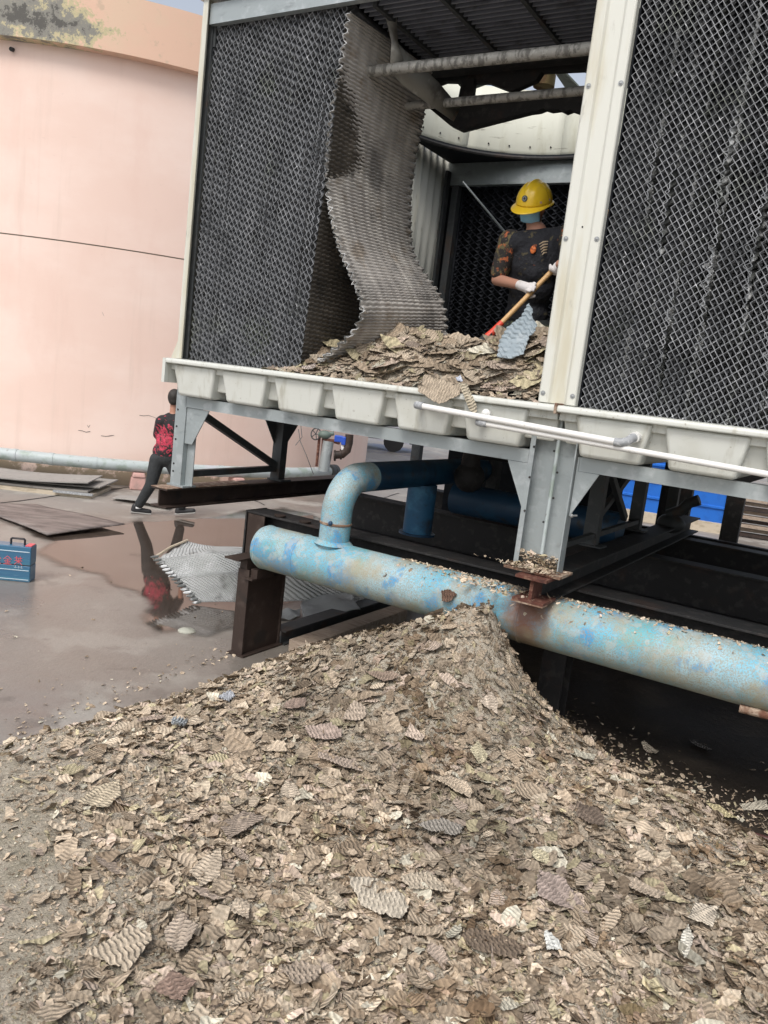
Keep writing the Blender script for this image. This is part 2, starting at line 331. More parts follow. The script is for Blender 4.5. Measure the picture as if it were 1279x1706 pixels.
def parapet_material():
    M = mat('weathered_parapet', (.70, .47, .35), .85, 0, [((.66, .50, .36), 1.0, .45, .65, .6), ((.45, .36, .26), 5, .60, .72, .5)], (30, .3, .01))
    nt, L, bs = nodes_of(M); tc = nt.nodes.new('ShaderNodeTexCoord'); sx = nt.nodes.new('ShaderNodeSeparateXYZ'); L(tc.outputs['Object'], sx.inputs[0])
    n = nt.nodes.new('ShaderNodeTexNoise'); n.inputs['Scale'].default_value = 4.5; n.inputs['Detail'].default_value = 9; n.inputs['Roughness'].default_value = .78; L(tc.outputs['Object'], n.inputs['Vector'])
    def mth(op, a, b, c=None):
        q = nt.nodes.new('ShaderNodeMath'); q.operation = op
        for i, s in enumerate((a, b, c)):
            if s is None: continue
            if isinstance(s, (int, float)): q.inputs[i].default_value = s
            else: L(s, q.inputs[i])
        return q.outputs[0]
    # paint lost in a belt around the lower half of the parapet, left of x=+1.1 (object space: centre of the round building)
    d = mth('MULTIPLY_ADD', sx.outputs[2], 1.0, -6.66); d = mth('MULTIPLY', mth('ABSOLUTE', d, 0), 1.0)
    x = mth('MULTIPLY', mth('SUBTRACT', sx.outputs[0], .7), .34); x = mth('MAXIMUM', x, 0.)
    s = mth('ADD', mth('MULTIPLY', d, .55), x); s = mth('SUBTRACT', mth('MULTIPLY', n.outputs['Fac'], 1.0), s)
    for lo, hi, c in ((.27, .31, (.50, .44, .27)), (.36, .39, (.24, .23, .20)), (.47, .50, (.10, .095, .085))):
        mr = nt.nodes.new('ShaderNodeMapRange'); L(s, mr.inputs['Value']); mr.inputs['From Min'].default_value = lo; mr.inputs['From Max'].default_value = hi
        mx = nt.nodes.new('ShaderNodeMix'); mx.data_type = 'RGBA'; L(mr.outputs[0], mx.inputs['Factor']); L(bs.inputs['Base Color'].links[0].from_socket, mx.inputs['A']); mx.inputs['B'].default_value = (*c, 1)
        L(mx.outputs['Result'], bs.inputs['Base Color'])
    return M
m_par = parapet_material()

def ground_material():
    M = mat('damp_concrete', (.25, .225, .20), .62, 0, [
        ((.19, .165, .14), .55, .42, .6, .8, (1, 1, 1), .34),
        ((.21, .145, .12), .5, .52, .66, .5),
        ((.37, .345, .305), 1.6, .50, .64, .75, (1, 1, 1), .75),
        ((.12, .10, .085), 4, .56, .68, .6),
        ((.44, .42, .38), 26, .64, .74, .4),
        ((.07, .06, .05), 9, .70, .76, .7)], (45, .35, .008), bumps=[(5, .3, .02)])
    nt, L, bs = nodes_of(M)
    tc = nt.nodes.new('ShaderNodeTexCoord'); ln = nt.nodes.new('ShaderNodeVectorMath'); ln.operation = 'DISTANCE'; L(tc.outputs['Object'], ln.inputs[0]); ln.inputs[1].default_value = (-2.4, 7.4, 0)
    nz = nt.nodes.new('ShaderNodeTexNoise'); nz.inputs['Scale'].default_value = .8; nz.inputs['Detail'].default_value = 6; L(tc.outputs['Object'], nz.inputs['Vector'])
    ad = nt.nodes.new('ShaderNodeMath'); ad.operation = 'MULTIPLY_ADD'; L(nz.outputs['Fac'], ad.inputs[0]); ad.inputs[1].default_value = 3.2; L(ln.outputs['Value'], ad.inputs[2])
    mr = nt.nodes.new('ShaderNodeMapRange'); mr.interpolation_type = 'SMOOTHSTEP'; L(ad.outputs[0], mr.inputs['Value']); mr.inputs['From Min'].default_value = 3.6; mr.inputs['From Max'].default_value = 5.4
    mr.inputs['To Min'].default_value = 1; mr.inputs['To Max'].default_value = 0       # 1 = soaked ground around the puddle
    mx = nt.nodes.new('ShaderNodeMix'); mx.data_type = 'RGBA'; sc = nt.nodes.new('ShaderNodeMath'); sc.operation = 'MULTIPLY'; L(mr.outputs[0], sc.inputs[0]); sc.inputs[1].default_value = .38
    L(sc.outputs[0], mx.inputs['Factor']); L(bs.inputs['Base Color'].links[0].from_socket, mx.inputs['A']); mx.inputs['B'].default_value = (.175, .157, .138, 1); L(mx.outputs['Result'], bs.inputs['Base Color'])
    m2 = nt.nodes.new('ShaderNodeMix'); sc2 = nt.nodes.new('ShaderNodeMath'); sc2.operation = 'MULTIPLY'; L(mr.outputs[0], sc2.inputs[0]); sc2.inputs[1].default_value = .8
    L(sc2.outputs[0], m2.inputs['Factor']); L(bs.inputs['Roughness'].links[0].from_socket, m2.inputs[2]); m2.inputs[3].default_value = .24; L(m2.outputs[0], bs.inputs['Roughness'])
    bs.inputs['IOR'].default_value = 1.9
    return M
m_ground = ground_material()
m_puddle = mat('puddle_water', (.06, .045, .036), .02, 0, [((.11, .085, .068), 1.3, .5, .7, .7)], bumps=[(1.6, .025, .01)], ior=2.8)

_nt, _L, _bs = nodes_of(m_puddle)
_fr = _nt.nodes.new('ShaderNodeFresnel'); _fr.inputs['IOR'].default_value = 3.8; _gl = _nt.nodes.new('ShaderNodeBsdfGlossy'); _gl.inputs['Roughness'].default_value = .045; _gl.inputs['Color'].default_value = (1, .96, .93, 1)
_df = _nt.nodes.new('ShaderNodeBsdfDiffuse'); _L(_bs.inputs['Base Color'].links[0].from_socket, _df.inputs['Color']); _ms = _nt.nodes.new('ShaderNodeMixShader')
_nl = _bs.inputs['Normal'].links[0].from_socket; _L(_nl, _fr.inputs['Normal']); _L(_nl, _gl.inputs['Normal'])
_L(_fr.outputs[0], _ms.inputs[0]); _L(_df.outputs[0], _ms.inputs[1]); _L(_gl.outputs[0], _ms.inputs[2]); _at = _nt.nodes.new('ShaderNodeAttribute'); _at.attribute_name = 'wet'; _tr = _nt.nodes.new('ShaderNodeBsdfTransparent'); _m2 = _nt.nodes.new('ShaderNodeMixShader')
_L(_at.outputs['Fac'], _m2.inputs[0]); _L(_tr.outputs[0], _m2.inputs[1]); _L(_ms.outputs[0], _m2.inputs[2]); _L(_m2.outputs[0], [n for n in _nt.nodes if n.type == 'OUTPUT_MATERIAL'][0].inputs[0])
def debris_material(name, attr=None, coarse=True, ridges=.6, groove=.20, wave=58):
    M = bpy.data.materials.new(name); M.use_nodes = True; nt = M.node_tree; nt.nodes.clear(); L = nt.links.new
    out = nt.nodes.new('ShaderNodeOutputMaterial'); bs = nt.nodes.new('ShaderNodeBsdfPrincipled'); L(bs.outputs[0], out.inputs[0])
    tc = nt.nodes.new('ShaderNodeTexCoord')
    if attr: a = nt.nodes.new('ShaderNodeAttribute'); a.attribute_name = attr; src = a.outputs['Color']
    else: a = nt.nodes.new('ShaderNodeObjectInfo'); src = a.outputs['Color']
    n = nt.nodes.new('ShaderNodeTexNoise'); n.inputs['Scale'].default_value = 26; n.inputs['Detail'].default_value = 6; n.inputs['Roughness'].default_value = .65; L(tc.outputs['Object'], n.inputs['Vector'])
    mr = nt.nodes.new('ShaderNodeMapRange'); L(n.outputs['Fac'], mr.inputs['Value']); mr.inputs['From Min'].default_value = .38; mr.inputs['From Max'].default_value = .68; mr.inputs['To Min'].default_value = 1.1; mr.inputs['To Max'].default_value = .62
    v = nt.nodes.new('ShaderNodeVectorMath'); v.operation = 'SCALE'; L(src, v.inputs[0]); L(mr.outputs[0], v.inputs['Scale'])
    L(v.outputs[0], bs.inputs['Base Color']); bs.inputs['Roughness'].default_value = .85; bs.inputs['Specular IOR Level'].default_value = .25
    b = nt.nodes.new('ShaderNodeBump'); b.inputs['Strength'].default_value = .6; b.inputs['Distance'].default_value = .004
    n2 = nt.nodes.new('ShaderNodeTexNoise'); n2.inputs['Scale'].default_value = 160; n2.inputs['Detail'].default_value = 4; L(tc.outputs['Object'], n2.inputs['Vector']); L(n2.outputs['Fac'], b.inputs['Height']); L(b.outputs[0], bs.inputs['Normal'])
    if ridges: ridge_bump(M, wave=wave, strength=ridges, dist=.004, rows=24, groove=groove, skew=.2)
    return M
m_flake = debris_material('scaled_film_flake')
m_flakebig = debris_material('scaled_film_large_flake', ridges=.8, groove=.24, wave=56)
m_bits = debris_material('scaled_film_crumbs', attr='tint', ridges=.3, groove=.12)
m_bitsbig = debris_material('scaled_film_middling_flakes', attr='tint', ridges=.5, groove=.16)
m_mound = mat('crumbled_scale', (.40, .35, .275), .95, 0, [((.52, .46, .37), 30, .46, .62, .8), ((.20, .165, .12), 14, .56, .70, .7), ((.66, .58, .46), 90, .58, .66, .7), ((.17, .16, .10), 3, .52, .68, .4)], (70, 1.0, .015), bumps=[(220, .9, .006)])
m_filldark = mat('grimy_fill_film', (.165, .170, .178), .55, 0, [((.23, .235, .24), 16, .54, .7, .6), ((.05, .05, .05), 6, .5, .66, .7), ((.10, .12, .07), 2.4, .6, .72, .5)], (90, .4, .003), coord='Position')
m_filledge = mat('scaled_film_edge', (.20, .207, .218), .6, 0, [((.34, .347, .36), 7, .50, .68, .8), ((.07, .075, .08), 4, .5, .66, .8), ((.62, .63, .65), 15, .655, .70, .9), ((.16, .18, .11), 2.1, .58, .68, .5)], (90, .4, .003), coord='Position')
m_hang = mat('scaled_hanging_film', (.40, .375, .345), .5, 0, [((.56, .53, .48), 3.2, .48, .66, .8), ((.13, .125, .12), 2.4, .54, .70, .7), ((.22, .17, .12), 5, .56, .68, .6), ((.45, .45, .44), 45, .6, .7, .6)], (110, .6, .003))
ridge_bump(m_hang, wave=9, strength=.5, dist=.004, rows=0, skew=0)
m_hangside = mat('brown_side_film', (.085, .075, .062), .65, 0, [((.17, .15, .125), 5, .5, .68, .8), ((.03, .028, .024), 3.5, .5, .66, .8)], (90, .5, .004))
m_ground_film = mat('grey_loose_film', (.42, .43, .42), .6, 0, [((.60, .61, .61), 5, .5, .68, .7), ((.14, .14, .13), 4.2, .55, .7, .7)], (110, .5, .003))
ridge_bump(m_ground_film, wave=34, strength=.9, dist=.006, rows=10, skew=.9)

# ================================================================== SETTING
g = MB(); g.add([(-400, -60, 0), (400, -60, 0), (400, 900, 0), (-400, 900, 0)], [(0, 1, 2, 3)])
struct(obj('ground', g, m_ground, world=True), 'damp stained concrete yard')
# slab joints: narrow sunk-looking seams laid as thin dark filler strips
def blob_outline(c, rx, ry, n=90, amp=.35, sc=1.2, o=0, rot=0):
    pts = []
    for i in range(n):
        t = 2*math.pi*i/n; k = 1+amp*2*float(fbm(math.cos(t)*2+c[0], math.sin(t)*2+c[1], sc, o, 5)); x, y = rx*k*math.cos(t), ry*k*math.sin(t)
        pts.append((c[0]+x*math.cos(rot)-y*math.sin(rot), c[1]+x*math.sin(rot)+y*math.cos(rot)))
    return pts
def sheet(name, pts, z, mt, label):
    s = MB(); s.add([(p[0], p[1], z) for p in pts], [tuple(range(len(pts)))]); return struct(obj(name, s, mt, world=True), label)
# puddle: outline follows the yard's low spot between the round building and the tower
pp = [(30, 880), (110, 878), (215, 872), (300, 868), (380, 858), (420, 848), (470, 846), (520, 856), (560, 880), (580, 930), (560, 985), (470, 1010), (400, 1045), (350, 1060), (300, 1045), (262, 1055), (240, 1040), (250, 1010), (225, 985), (190, 975), (160, 960), (100, 945), (60, 925), (70, 900)]
P2 = np.array([at_z(x, y, 0)[:2] for x, y in pp]); gx, gy = np.arange(P2[:, 0].min()-.4, P2[:, 0].max()+.4, .045), np.arange(P2[:, 1].min()-.4, P2[:, 1].max()+.4, .045); GX, GY = np.meshgrid(gx, gy)
sd0 = np.full(GX.shape, 9.); ins = np.zeros(GX.shape, bool)
for i in range(len(P2)):
    a, b = P2[i], P2[(i+1) % len(P2)]; e_ = b-a; t = np.clip(((GX-a[0])*e_[0]+(GY-a[1])*e_[1])/(e_@e_), 0, 1); sd0 = np.minimum(sd0, np.hypot(GX-a[0]-t*e_[0], GY-a[1]-t*e_[1]))
    c_ = ((a[1] > GY) != (b[1] > GY)) & (GX < (b[0]-a[0])*(GY-a[1])/(b[1]-a[1]+1e-12)+a[0]); ins ^= c_
sdf = np.where(ins, sd0, -sd0)+.34*fbm(GX, GY, 2.4, 2, 6)+.02
wet = np.clip(sdf/.14+.2, 0, 1); wet = wet*wet*(3-2*wet); ix = np.arange(GX.size).reshape(GX.shape)
FP = np.c_[ix[:-1, :-1].ravel(), ix[:-1, 1:].ravel(), ix[1:, 1:].ravel(), ix[1:, :-1].ravel()]; FP = FP[(wet.ravel()[FP] > 0).any(1)]
pm = bpy.data.meshes.new('puddle'); pm.from_pydata(np.c_[GX.ravel(), GY.ravel(), np.full(GX.size, .005)].tolist(), [], FP.tolist()); pa = pm.attributes.new('wet', 'FLOAT', 'POINT'); pa.data.foreach_set('value', wet.ravel().astype(np.float32)); pm.materials.append(m_puddle)
po_ = bpy.data.objects.new('puddle', pm); COL.objects.link(po_); struct(po_, 'shallow brown puddle mirroring the pink wall')
dk = [W(1.2+.0*k, 4.6-.3*k, 0) for k in range(0)]
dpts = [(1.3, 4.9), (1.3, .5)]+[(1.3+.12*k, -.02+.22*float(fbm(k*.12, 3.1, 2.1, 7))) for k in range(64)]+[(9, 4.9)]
sheet('shaded_sludge', [W(a, b, 0)[:2] for a, b in dpts], .003, mat('shaded_wet_sludge', (.035, .028, .022), .45, 0, [((.075, .06, .045), 1.8, .46, .66, .9), ((.012, .010, .009), 1.1, .5, .68, .8), ((.13, .115, .09), 22, .66, .74, .7)], (20, .6, .015)), 'dark wet sludge with painted shade on the ground below the tower')  # low albedo paints under-tower shade over dirty wet ground
# cracks and joints in the far slabs
for i, (a, b) in enumerate([((440, 842), (330, 790)), ((585, 845), (665, 822)), ((600, 835), (560, 808)), ((0, 838), (215, 812)), ((590, 865), (655, 872))]):
    A0, B0 = at_z(*a, 0), at_z(*b, 0); n = 14; s = MB(); L_ = []; R_ = []
    d = (B0-A0)/np.linalg.norm(B0-A0); nn = np.array([-d[1], d[0], 0])
    for k in range(n+1):
        p = A0+(B0-A0)*k/n+nn*.10*float(fbm(k*.9, i*7., 1, 3)); w = .012+.008*random.random(); L_.append(p+nn*w); R_.append(p-nn*w)
    s.add([(p[0], p[1], .004) for p in L_+R_], [(k, k+1, n+2+k, n+1+k) for k in range(n)])
    struct(obj('slab_joint', s, m_black, world=True), 'dark crack across the concrete slabs')

# ---- round pink building
BC = (-6.0, 18.1); BR = 5.45
bld = thing('round_building', 'round pink rendered building with a peeling overhanging parapet', 'building', (BC[0], BC[1], 0), world=True)
def ring_wall(r0, r1, z0, z1, n=160, a0=0, a1=2*math.pi):
    s = MB(); full = abs(a1-a0-2*math.pi) < 1e-6; k = n if full else n+1
    for i in range(k):
        t = a0+(a1-a0)*i/n; c, d = math.cos(t), math.sin(t)
        s.v += [(BC[0]+r*c, BC[1]+r*d, z) for r, z in ((r1, z0), (r1, z1), (r0, z1), (r0, z0))]
    for i in range(n):
        j = (i+1) % k
        for q in range(4): s.f.append((i*4+q, j*4+q, j*4+(q+1) % 4, i*4+(q+1) % 4)); s.m.append(0)
    return s
obj('lower_wall', ring_wall(BR-.3, BR, 0, 3.655), m_wall, bld, smooth=True)
obj('joint_groove', ring_wall(BR-.3, BR-.012, 3.655, 3.675), mat('dirty_groove', (.22, .2, .16), .9), bld, smooth=True)
obj('upper_wall', ring_wall(BR-.3, BR, 3.675, 6.38), m_wall, bld, smooth=True)
obj('parapet', ring_wall(BR-.3, BR+.2, 6.38, 7.16), m_par, bld, smooth=True)
obj('roof', ring_wall(.01, BR-.3, 6.5, 6.6), m_board, bld)
for a in (R(-118), R(-92)):
    s = MB(); s.tube([(BC[0]+(BR-.05)*math.cos(a), BC[1]+(BR-.05)*math.sin(a), 6.27), (BC[0]+(BR+.06)*math.cos(a), BC[1]+(BR+.06)*math.sin(a), 6.25)], .03, 10)
    obj('drain_spout', s, m_black, bld)
def crack(pts, w=.006):
    s = MB(); vs = []
    for px, py in pts:
        r = ray(px, py); rx, ry = r[0], r[1]; cx_, cy_ = -BC[0], -BC[1]
        aa = rx*rx+ry*ry; bb = 2*(rx*cx_+ry*cy_); cc = cx_**2+cy_**2-(BR+.003)**2; t = (-bb-math.sqrt(bb*bb-4*aa*cc))/(2*aa)
        p = CAMP+t*r; vs += [(p[0], p[1], p[2]+w*random.uniform(.3, 1)), (p[0], p[1], p[2]-w*random.uniform(.3, 1))]
    s.add(vs, [(2*i, 2*i+1, 2*i+3, 2*i+2) for i in range(len(pts)-1)]); return s
for pts in ([(232, 692), (240, 693), (247, 692), (256, 695), (262, 698)], [(130, 717), (137, 718), (143, 720), (150, 719)], [(168, 726), (176, 727), (184, 726), (190, 725)], [(170, 520), (172, 524), (173, 527)], [(145, 708), (147, 712), (150, 708)]):
    obj('plaster_crack', crack(pts), m_brown, bld, fixn=False)

# ---- grey pipe along the foot of the wall
RP = 5.7
def wallpt(t, r=RP, z=.36): return (BC[0]+r*math.cos(t), BC[1]+r*math.sin(t), z)
wp = thing('wall_pipe', 'long grey stained pipe running low along the pink round wall', 'pipe', wallpt(R(-75), RP, 0), world=True)
T0, T1 = R(-125), R(-29.5)
s = MB(); s.tube([wallpt(T0+(T1-T0)*i/60) for i in range(61)], .092, 18); obj('pipe_run', s, m_pvcgrey, wp, smooth=True)
for a in (-99, -93.5, -88, -82.5, -76, -56, -44):
    s = MB(); s.tube([wallpt(R(a)), wallpt(R(a)+.012)], .0985, 18); obj('pipe_collar', s, m_pvcgrey, wp, smooth=True)
s = MB(); s.tube([wallpt(T1-.03), wallpt(T1-.012)], .135, 18); s.tube([wallpt(T1-.010), wallpt(T1+.006)], .135, 18); obj('pipe_flange', s, m_galvd, wp, smooth=True)
def pxang(px, py, z):
    p = at_z(px, py, z); return math.atan2(p[1]-BC[1], p[0]-BC[0])
for a, lb in ((pxang(232, 778, .36), 'pink concrete saddle under the grey wall pipe behind the walking man'), (pxang(412, 792, .36), 'small pink concrete saddle under the wall pipe seen between the tower legs')):
    c = wallpt(a, RP, 0); s = MB(); e = Vector((math.cos(a), math.sin(a), 0)); f = Vector((-math.sin(a), math.cos(a), 0))
    for (w0, z0, z1) in ((.13, 0, .20), (.105, .20, .27)):
        s.hexa([Vector(c)+e*i*.14+f*j*w0+Vector((0, 0, z0)) for i, j in ((-1, -1), (1, -1), (1, 1), (-1, 1))], [Vector(c)+e*i*.12+f*j*w0*.85+Vector((0, 0, z1)) for i, j in ((-1, -1), (1, -1), (1, 1), (-1, 1))])
    o = obj('pipe_saddle', s, m_pinkcon, base=c, world=True, bevel=.02); tag(o, lb, 'pipe support', 'concrete saddles under the wall pipe')

# ---- valve group by the end of the wall pipe
YV = 14.6
def vy(px, py, y=YV): return tuple(at_y(px, py, y))
vg = thing('valve_assembly', 'pipe and valve assembly with handwheel beside the pink wall', 'valve', (at_y(545, 780, YV)[0], YV, 0), world=True)
s = MB(); s.tube([vy(532, 728), vy(527, 777)], .025, 8); s.tube([vy(538, 730), vy(534, 777)], .02, 8); obj('stem_pipe', s, m_rustred, vg)
s = MB(); s.tube([vy(547, 735), (vy(547, 735)[0]-.03, YV, .42)], .10, 14); obj('riser_pipe', s, m_galv, vg, smooth=True)
c = Vector(vy(526, 723)); s = MB(); ringp = [c+Vector((.085*math.cos(t), .05*math.sin(t), .10*math.sin(t))) for t in [2*math.pi*i/20 for i in range(21)]]
s.tube(ringp, .012, 6)
for k in range(5): s.tube([c, ringp[k*4]], .008, 5)
obj('handwheel', s, m_galvd, vg)
s = MB(); s.ball(vy(541, 724), (.12, .1, .075)); s.tube([vy(530, 724), vy(556, 722)], .04, 10); obj('valve_body', s, mat('green_grey_paint', (.12, .16, .14), .6), vg, smooth=True)
s = MB(); s.tube([vy(540, 733), vy(556, 735), vy(566, 738)], .035, 10); obj('branch_pipe', s, m_rustred, vg, smooth=True)
s = MB(); a = Vector(vy(557, 731)); s.box(a.x, a.x+.15, a.y-.05, a.y+.05, a.z-.05, a.z+.07); s.box(a.x+.13, a.x+.21, a.y-.06, a.y+.06, a.z-.09, a.z+.06); obj('blue_actuator', s, m_valveb, vg, bevel=.015)
s = MB(); s.tube([vy(571, 742), vy(571, 750)], .035, 10); obj('white_cap', s, m_valvew, vg, smooth=True)
s = MB(); s.tube([vy(558, 758), vy(570, 757), vy(578, 750), vy(581, 738), vy(582, 724)], .075, 14); s.tube([vy(556, 759), vy(559, 759)], .10, 16); s.tube([vy(566, 757), vy(569, 757)], .095, 16); obj('bent_outlet', s, m_brown, vg, smooth=True)
s = MB(); s.tube([vy(497, 715, 13), vy(500, 735, 13), vy(510, 758, 13), vy(522, 790, 13.3)], .006, 5); s.tube([vy(500, 700, 13), vy(503, 728, 13), vy(492, 742, 13)], .006, 5)
tag(obj('loose_cable', s, m_cable, world=True, base=tuple(at_z(522, 795, 0))), 'thin loose cable hanging in front of the pink wall by the valves', 'cable')

# ---- stack of boards on the left, plywood mat
def lay_board(pxs, z, th, mt, name='board', lift=None, parent=None, sag=0):
    P = [Vector(at_z(px, py, z)) for px, py in pxs]
    s = MB(); s.prism([(p.x, p.y, z+(lift[i] if lift else 0)) for i, p in enumerate(P)], (0, 0, th))
    return s
bs_ = thing('board_stack', 'stack of grey warped boards lying by the pink wall', 'boards', tuple(at_z(90, 825, 0)), world=True)
def brd(x0, y0, ang, l, w, z, th, mt, bend=0):
    s = MB(); n = 10; c, d = math.cos(ang), math.sin(ang)
    def P(a, b, zz): return (x0+a*c-b*d, y0+a*d+b*c, zz)
    top = []; 
    for i in range(n+1):
        a = l*i/n; zz = z+bend*((i/n-.5)**2*4); top.append((P(a, 0, zz), P(a, w, zz), P(a, w, zz+th), P(a, 0, zz+th)))
    vs = [q for t in top for q in t]; fs = [(i*4+k, (i+1)*4+k, (i+1)*4+(k+1) % 4, i*4+(k+1) % 4) for i in range(n) for k in range(4)]+[(0, 1, 2, 3), (n*4+3, n*4+2, n*4+1, n*4)]
    return s.add(vs, fs)
p0 = at_z(152, 832, 0)
for k, (dx, dy, z, th, mt, l, w, da, bend) in enumerate([(-.02, .02, 0, .05, m_kerb, 2.6, 1.0, 0, 0), (-.10, .10, .055, .03, m_board, 2.6, .95, .02, .015), (.02, .25, .10, .02, m_board, 2.3, .9, -.01, .03), (-.08, .05, .155, .018, m_board, 2.5, .8, .05, .06)]):
    o = obj('board', brd(p0[0]+dx, p0[1]+dy, R(183)+da, l, -w, z, th, mt, bend), mt, bs_)
obj('broken_edge', brd(p0[0]+.02, p0[1]-.03, R(185), .55, -.05, .05, .03, m_pvc), m_pvcg, bs_)
s = MB(); M4 = [at_z(*q, 0) for q in [(-60, 842), (78, 897), (207, 882), (60, 846)]]
def matf(a, b):
    p = M4[0]*(1-a)*(1-b)+M4[1]*a*(1-b)+M4[2]*a*b+M4[3]*(1-a)*b
    return (p[0], p[1], .035+.05*abs(float(fbm(p[0], p[1], 1.1, 4)))+.03*(a*b))
s.grid(matf, 20, 12); tag(obj('plywood_sheet', s, m_mat, world=True, base=(M4[1][0], M4[1][1], 0), smooth=True, solid=.014), 'warped wet plywood sheet lying flat at the puddle edge', 'plywood sheet')
s = MB(); q = at_z(190, 832, 0); s.grid(lambda a, b: (q[0]+.9*a, q[1]-.1+.35*b-.25*a, .03+.03*math.sin(3*a)), 8, 3)
tag(obj('scrap_sheet', s, m_board, world=True, base=tuple(q), solid=.01), 'thin scrap sheet on the concrete behind the walking man', 'sheet')

# ---- far things: parked car, blue cladding fence, planks
cy = 25.5; cr = thing('parked_car', 'white parked car far away past the edge of the pink wall', 'car', (at_y(640, 770, cy)[0], cy, 0), world=True)
x0 = at_y(612, 745, cy)[0]-.6
prof = [(0, .35), (0, .75), (.15, .92), (1.1, 1.02), (1.9, 1.45), (3.2, 1.48), (4.1, 1.0), (4.35, .85), (4.35, .35)]
prof = [(2.0-a*.8, b) for a, b in prof]
s = MB(); s.prism([(x0+a, cy, b) for a, b in prof], (0, 1.7, 0)); obj('body', s, m_car, cr, bevel=.08)
s = MB(); s.prism([(x0+a, cy-.01, b) for a, b in [(1.05, .99), (.5, 1.38), (-.5, 1.4), (-1.0, 1.0)]], (0, 1.72, 0)); obj('window', s, m_glass, cr)
for a in (1.4, -.9):
    s = MB(); s.tube([(x0+a, cy-.04, .32), (x0+a, cy+.18, .32)], .32, 18); obj('wheel', s, m_carblk, cr, smooth=True)
s = MB(); s.box(x0+1.9, x0+2.06, cy+.02, cy+1.68, .3, .55); obj('bumper', s, m_carblk, cr)
s = MB(); pb = at_z(672, 752, 0); s.box(pb[0]-1.3, pb[0]+.9, 33, 33.5, 0, 1.3)
tag(obj('far_low_shed', s, m_sheetblue, world=True, base=(pb[0], 33, 0), bevel=.05), 'low blue shed far off seen between the dark tower legs', 'shed')
fe = thing('cladding_fence', 'bright blue ribbed cladding wall on a pale kerb behind the tower', 'fence', (4.4, 16.4, 0), world=True)
e1 = Vector((1.78, -.60, 0)).normalized(); F0 = Vector((3.6, 16.75, 0)); nr = Vector((-e1.y, e1.x, 0))
def fbox(a0, a1, d0, d1, z0, z1):
    P = lambda a, d, z: F0+e1*a+nr*d+Vector((0, 0, z))
    s = MB(); return s.hexa([P(a0, d0, z0), P(a1, d0, z0), P(a1, d1, z0), P(a0, d1, z0)], [P(a0, d0, z1), P(a1, d0, z1), P(a1, d1, z1), P(a0, d1, z1)])
obj('kerb', fbox(.55, 3.35, -.1, .2, 0, .2), m_kerb, fe)
for k in range(6):
    z0 = .2+k*.33; pr_ = [(0, 0), (-.0, .26), (-.035, .28), (-.035, .31), (0, .33)]
    s = MB(); P = lambda a, d, z: F0+e1*a+nr*d+Vector((0, 0, z))
    for (d0, h0), (d1, h1) in zip(pr_[:-1], pr_[1:]): s.add([P(.55, d0, z0+h0), P(3.15, d0, z0+h0), P(3.15, d1, z0+h1), P(.55, d1, z0+h1)], [(0, 1, 2, 3)])
    obj('cladding_strip', s, m_sheetblue, fe, solid=.004, fixn=False)
obj('end_post', fbox(3.16, 3.26, -.06, .1, .2, 2.3), m_kerb, fe)
pk = thing('plank_pile', 'pile of weathered planks at the right beyond the tower legs', 'planks', tuple(at_z(1260, 905, 0)), world=True)
p0 = at_z(1225, 893, 0)
for k in range(9):
    s = brd(p0[0]-.1+.03*(k % 3), p0[1]+.02+.12*(k % 2), R(-16)+R(random.uniform(-2, 2)), 3.2, .22, .02+.085*k, .06, None, 0); obj('plank', s, m_plank if k % 3 else m_brown, pk)
s = MB(); s.grid(lambda a, b: (-60+140*a, 70+12*math.sin(5*a), 5.5*b+1.6*float(vnoise(a*30, 3.3))*b), 60, 3)
tag(obj('treeline', s, mat('far_foliage', (.05, .075, .045), .9, 0, [((.09, .12, .07), .8, .5, .65, .8)], (2, 1, .3)), world=True, base=(0, 70, 0), solid=3), 'distant line of trees behind the yard', 'trees', kind='stuff')

# ================================================================== COOLING TOWER
tw = thing('cooling_tower', 'cream and grey cooling tower on steel legs with its front opened', 'cooling tower', (0, 0, 0))
ZB = 1.17; ZL = 2.10
UE = 5.95        # right-hand end of the second cell, outside the picture
VD = 3.85
# front beam, upper edge hidden behind the basin troughs
def cbeam(u0, u1, v0, z0, z1, w=.07, t=.008):
    s = MB(); s.box(u0, u1, v0, v0+t, z0, z1); s.box(u0, u1, v0+t, v0+w, z0, z0+t); s.box(u0, u1, v0+t, v0+w, z1-t, z1); return s
obj('front_beam', cbeam(.10, 2.915, 0, 1.778, 1.858), m_galv, tw); obj('front_beam', cbeam(3.225, UE, 0, 1.778, 1.858), m_galv, tw)
sb = MB(); sb.box(.02, .028, .1, VD, 1.778, 1.858); sb.box(.028, .09, .1, VD, 1.778, 1.786); sb.box(.028, .09, .1, VD, 1.85, 1.858); obj('side_beam', sb, m_galvd, tw)
for uu in (1.0, 2.05, 3.9, 4.9):
    s = MB(); s.box(uu, uu+.06, .10, VD, 1.775, 1.855); obj('cross_joist', s, m_black, tw)
obj('rear_beam', cbeam(0, UE, VD-.1, 1.778, 1.858), m_galvd, tw)
def leg(u0, v0, dark=False, wide=.11):
    s = MB(); s.box(u0, u0+wide, v0, v0+.008, ZB, 2.09); s.box(u0+wide-.008, u0+wide, v0+.008, v0+.085, ZB, 2.09); s.box(u0, u0+.012, v0+.008, v0+.05, ZB, 2.09)
    s.box(u0-.015, u0+wide+.05, v0-.02, v0+.12, ZB-.014, ZB)
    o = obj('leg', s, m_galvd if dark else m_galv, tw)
    return o
l0 = leg(0, 0)
s = MB(); s.box(.112, .19, .045, .052, ZB, 1.77); obj('leg_web', s, m_galv, tw)
for z in (1.27, 1.33, 1.52, 1.62, 1.75, 1.9, 1.96): s = MB(); s.tube([(.025, -.004, z), (.025, .001, z)], .008, 8); obj('bolt_hole', s, m_black, l0)
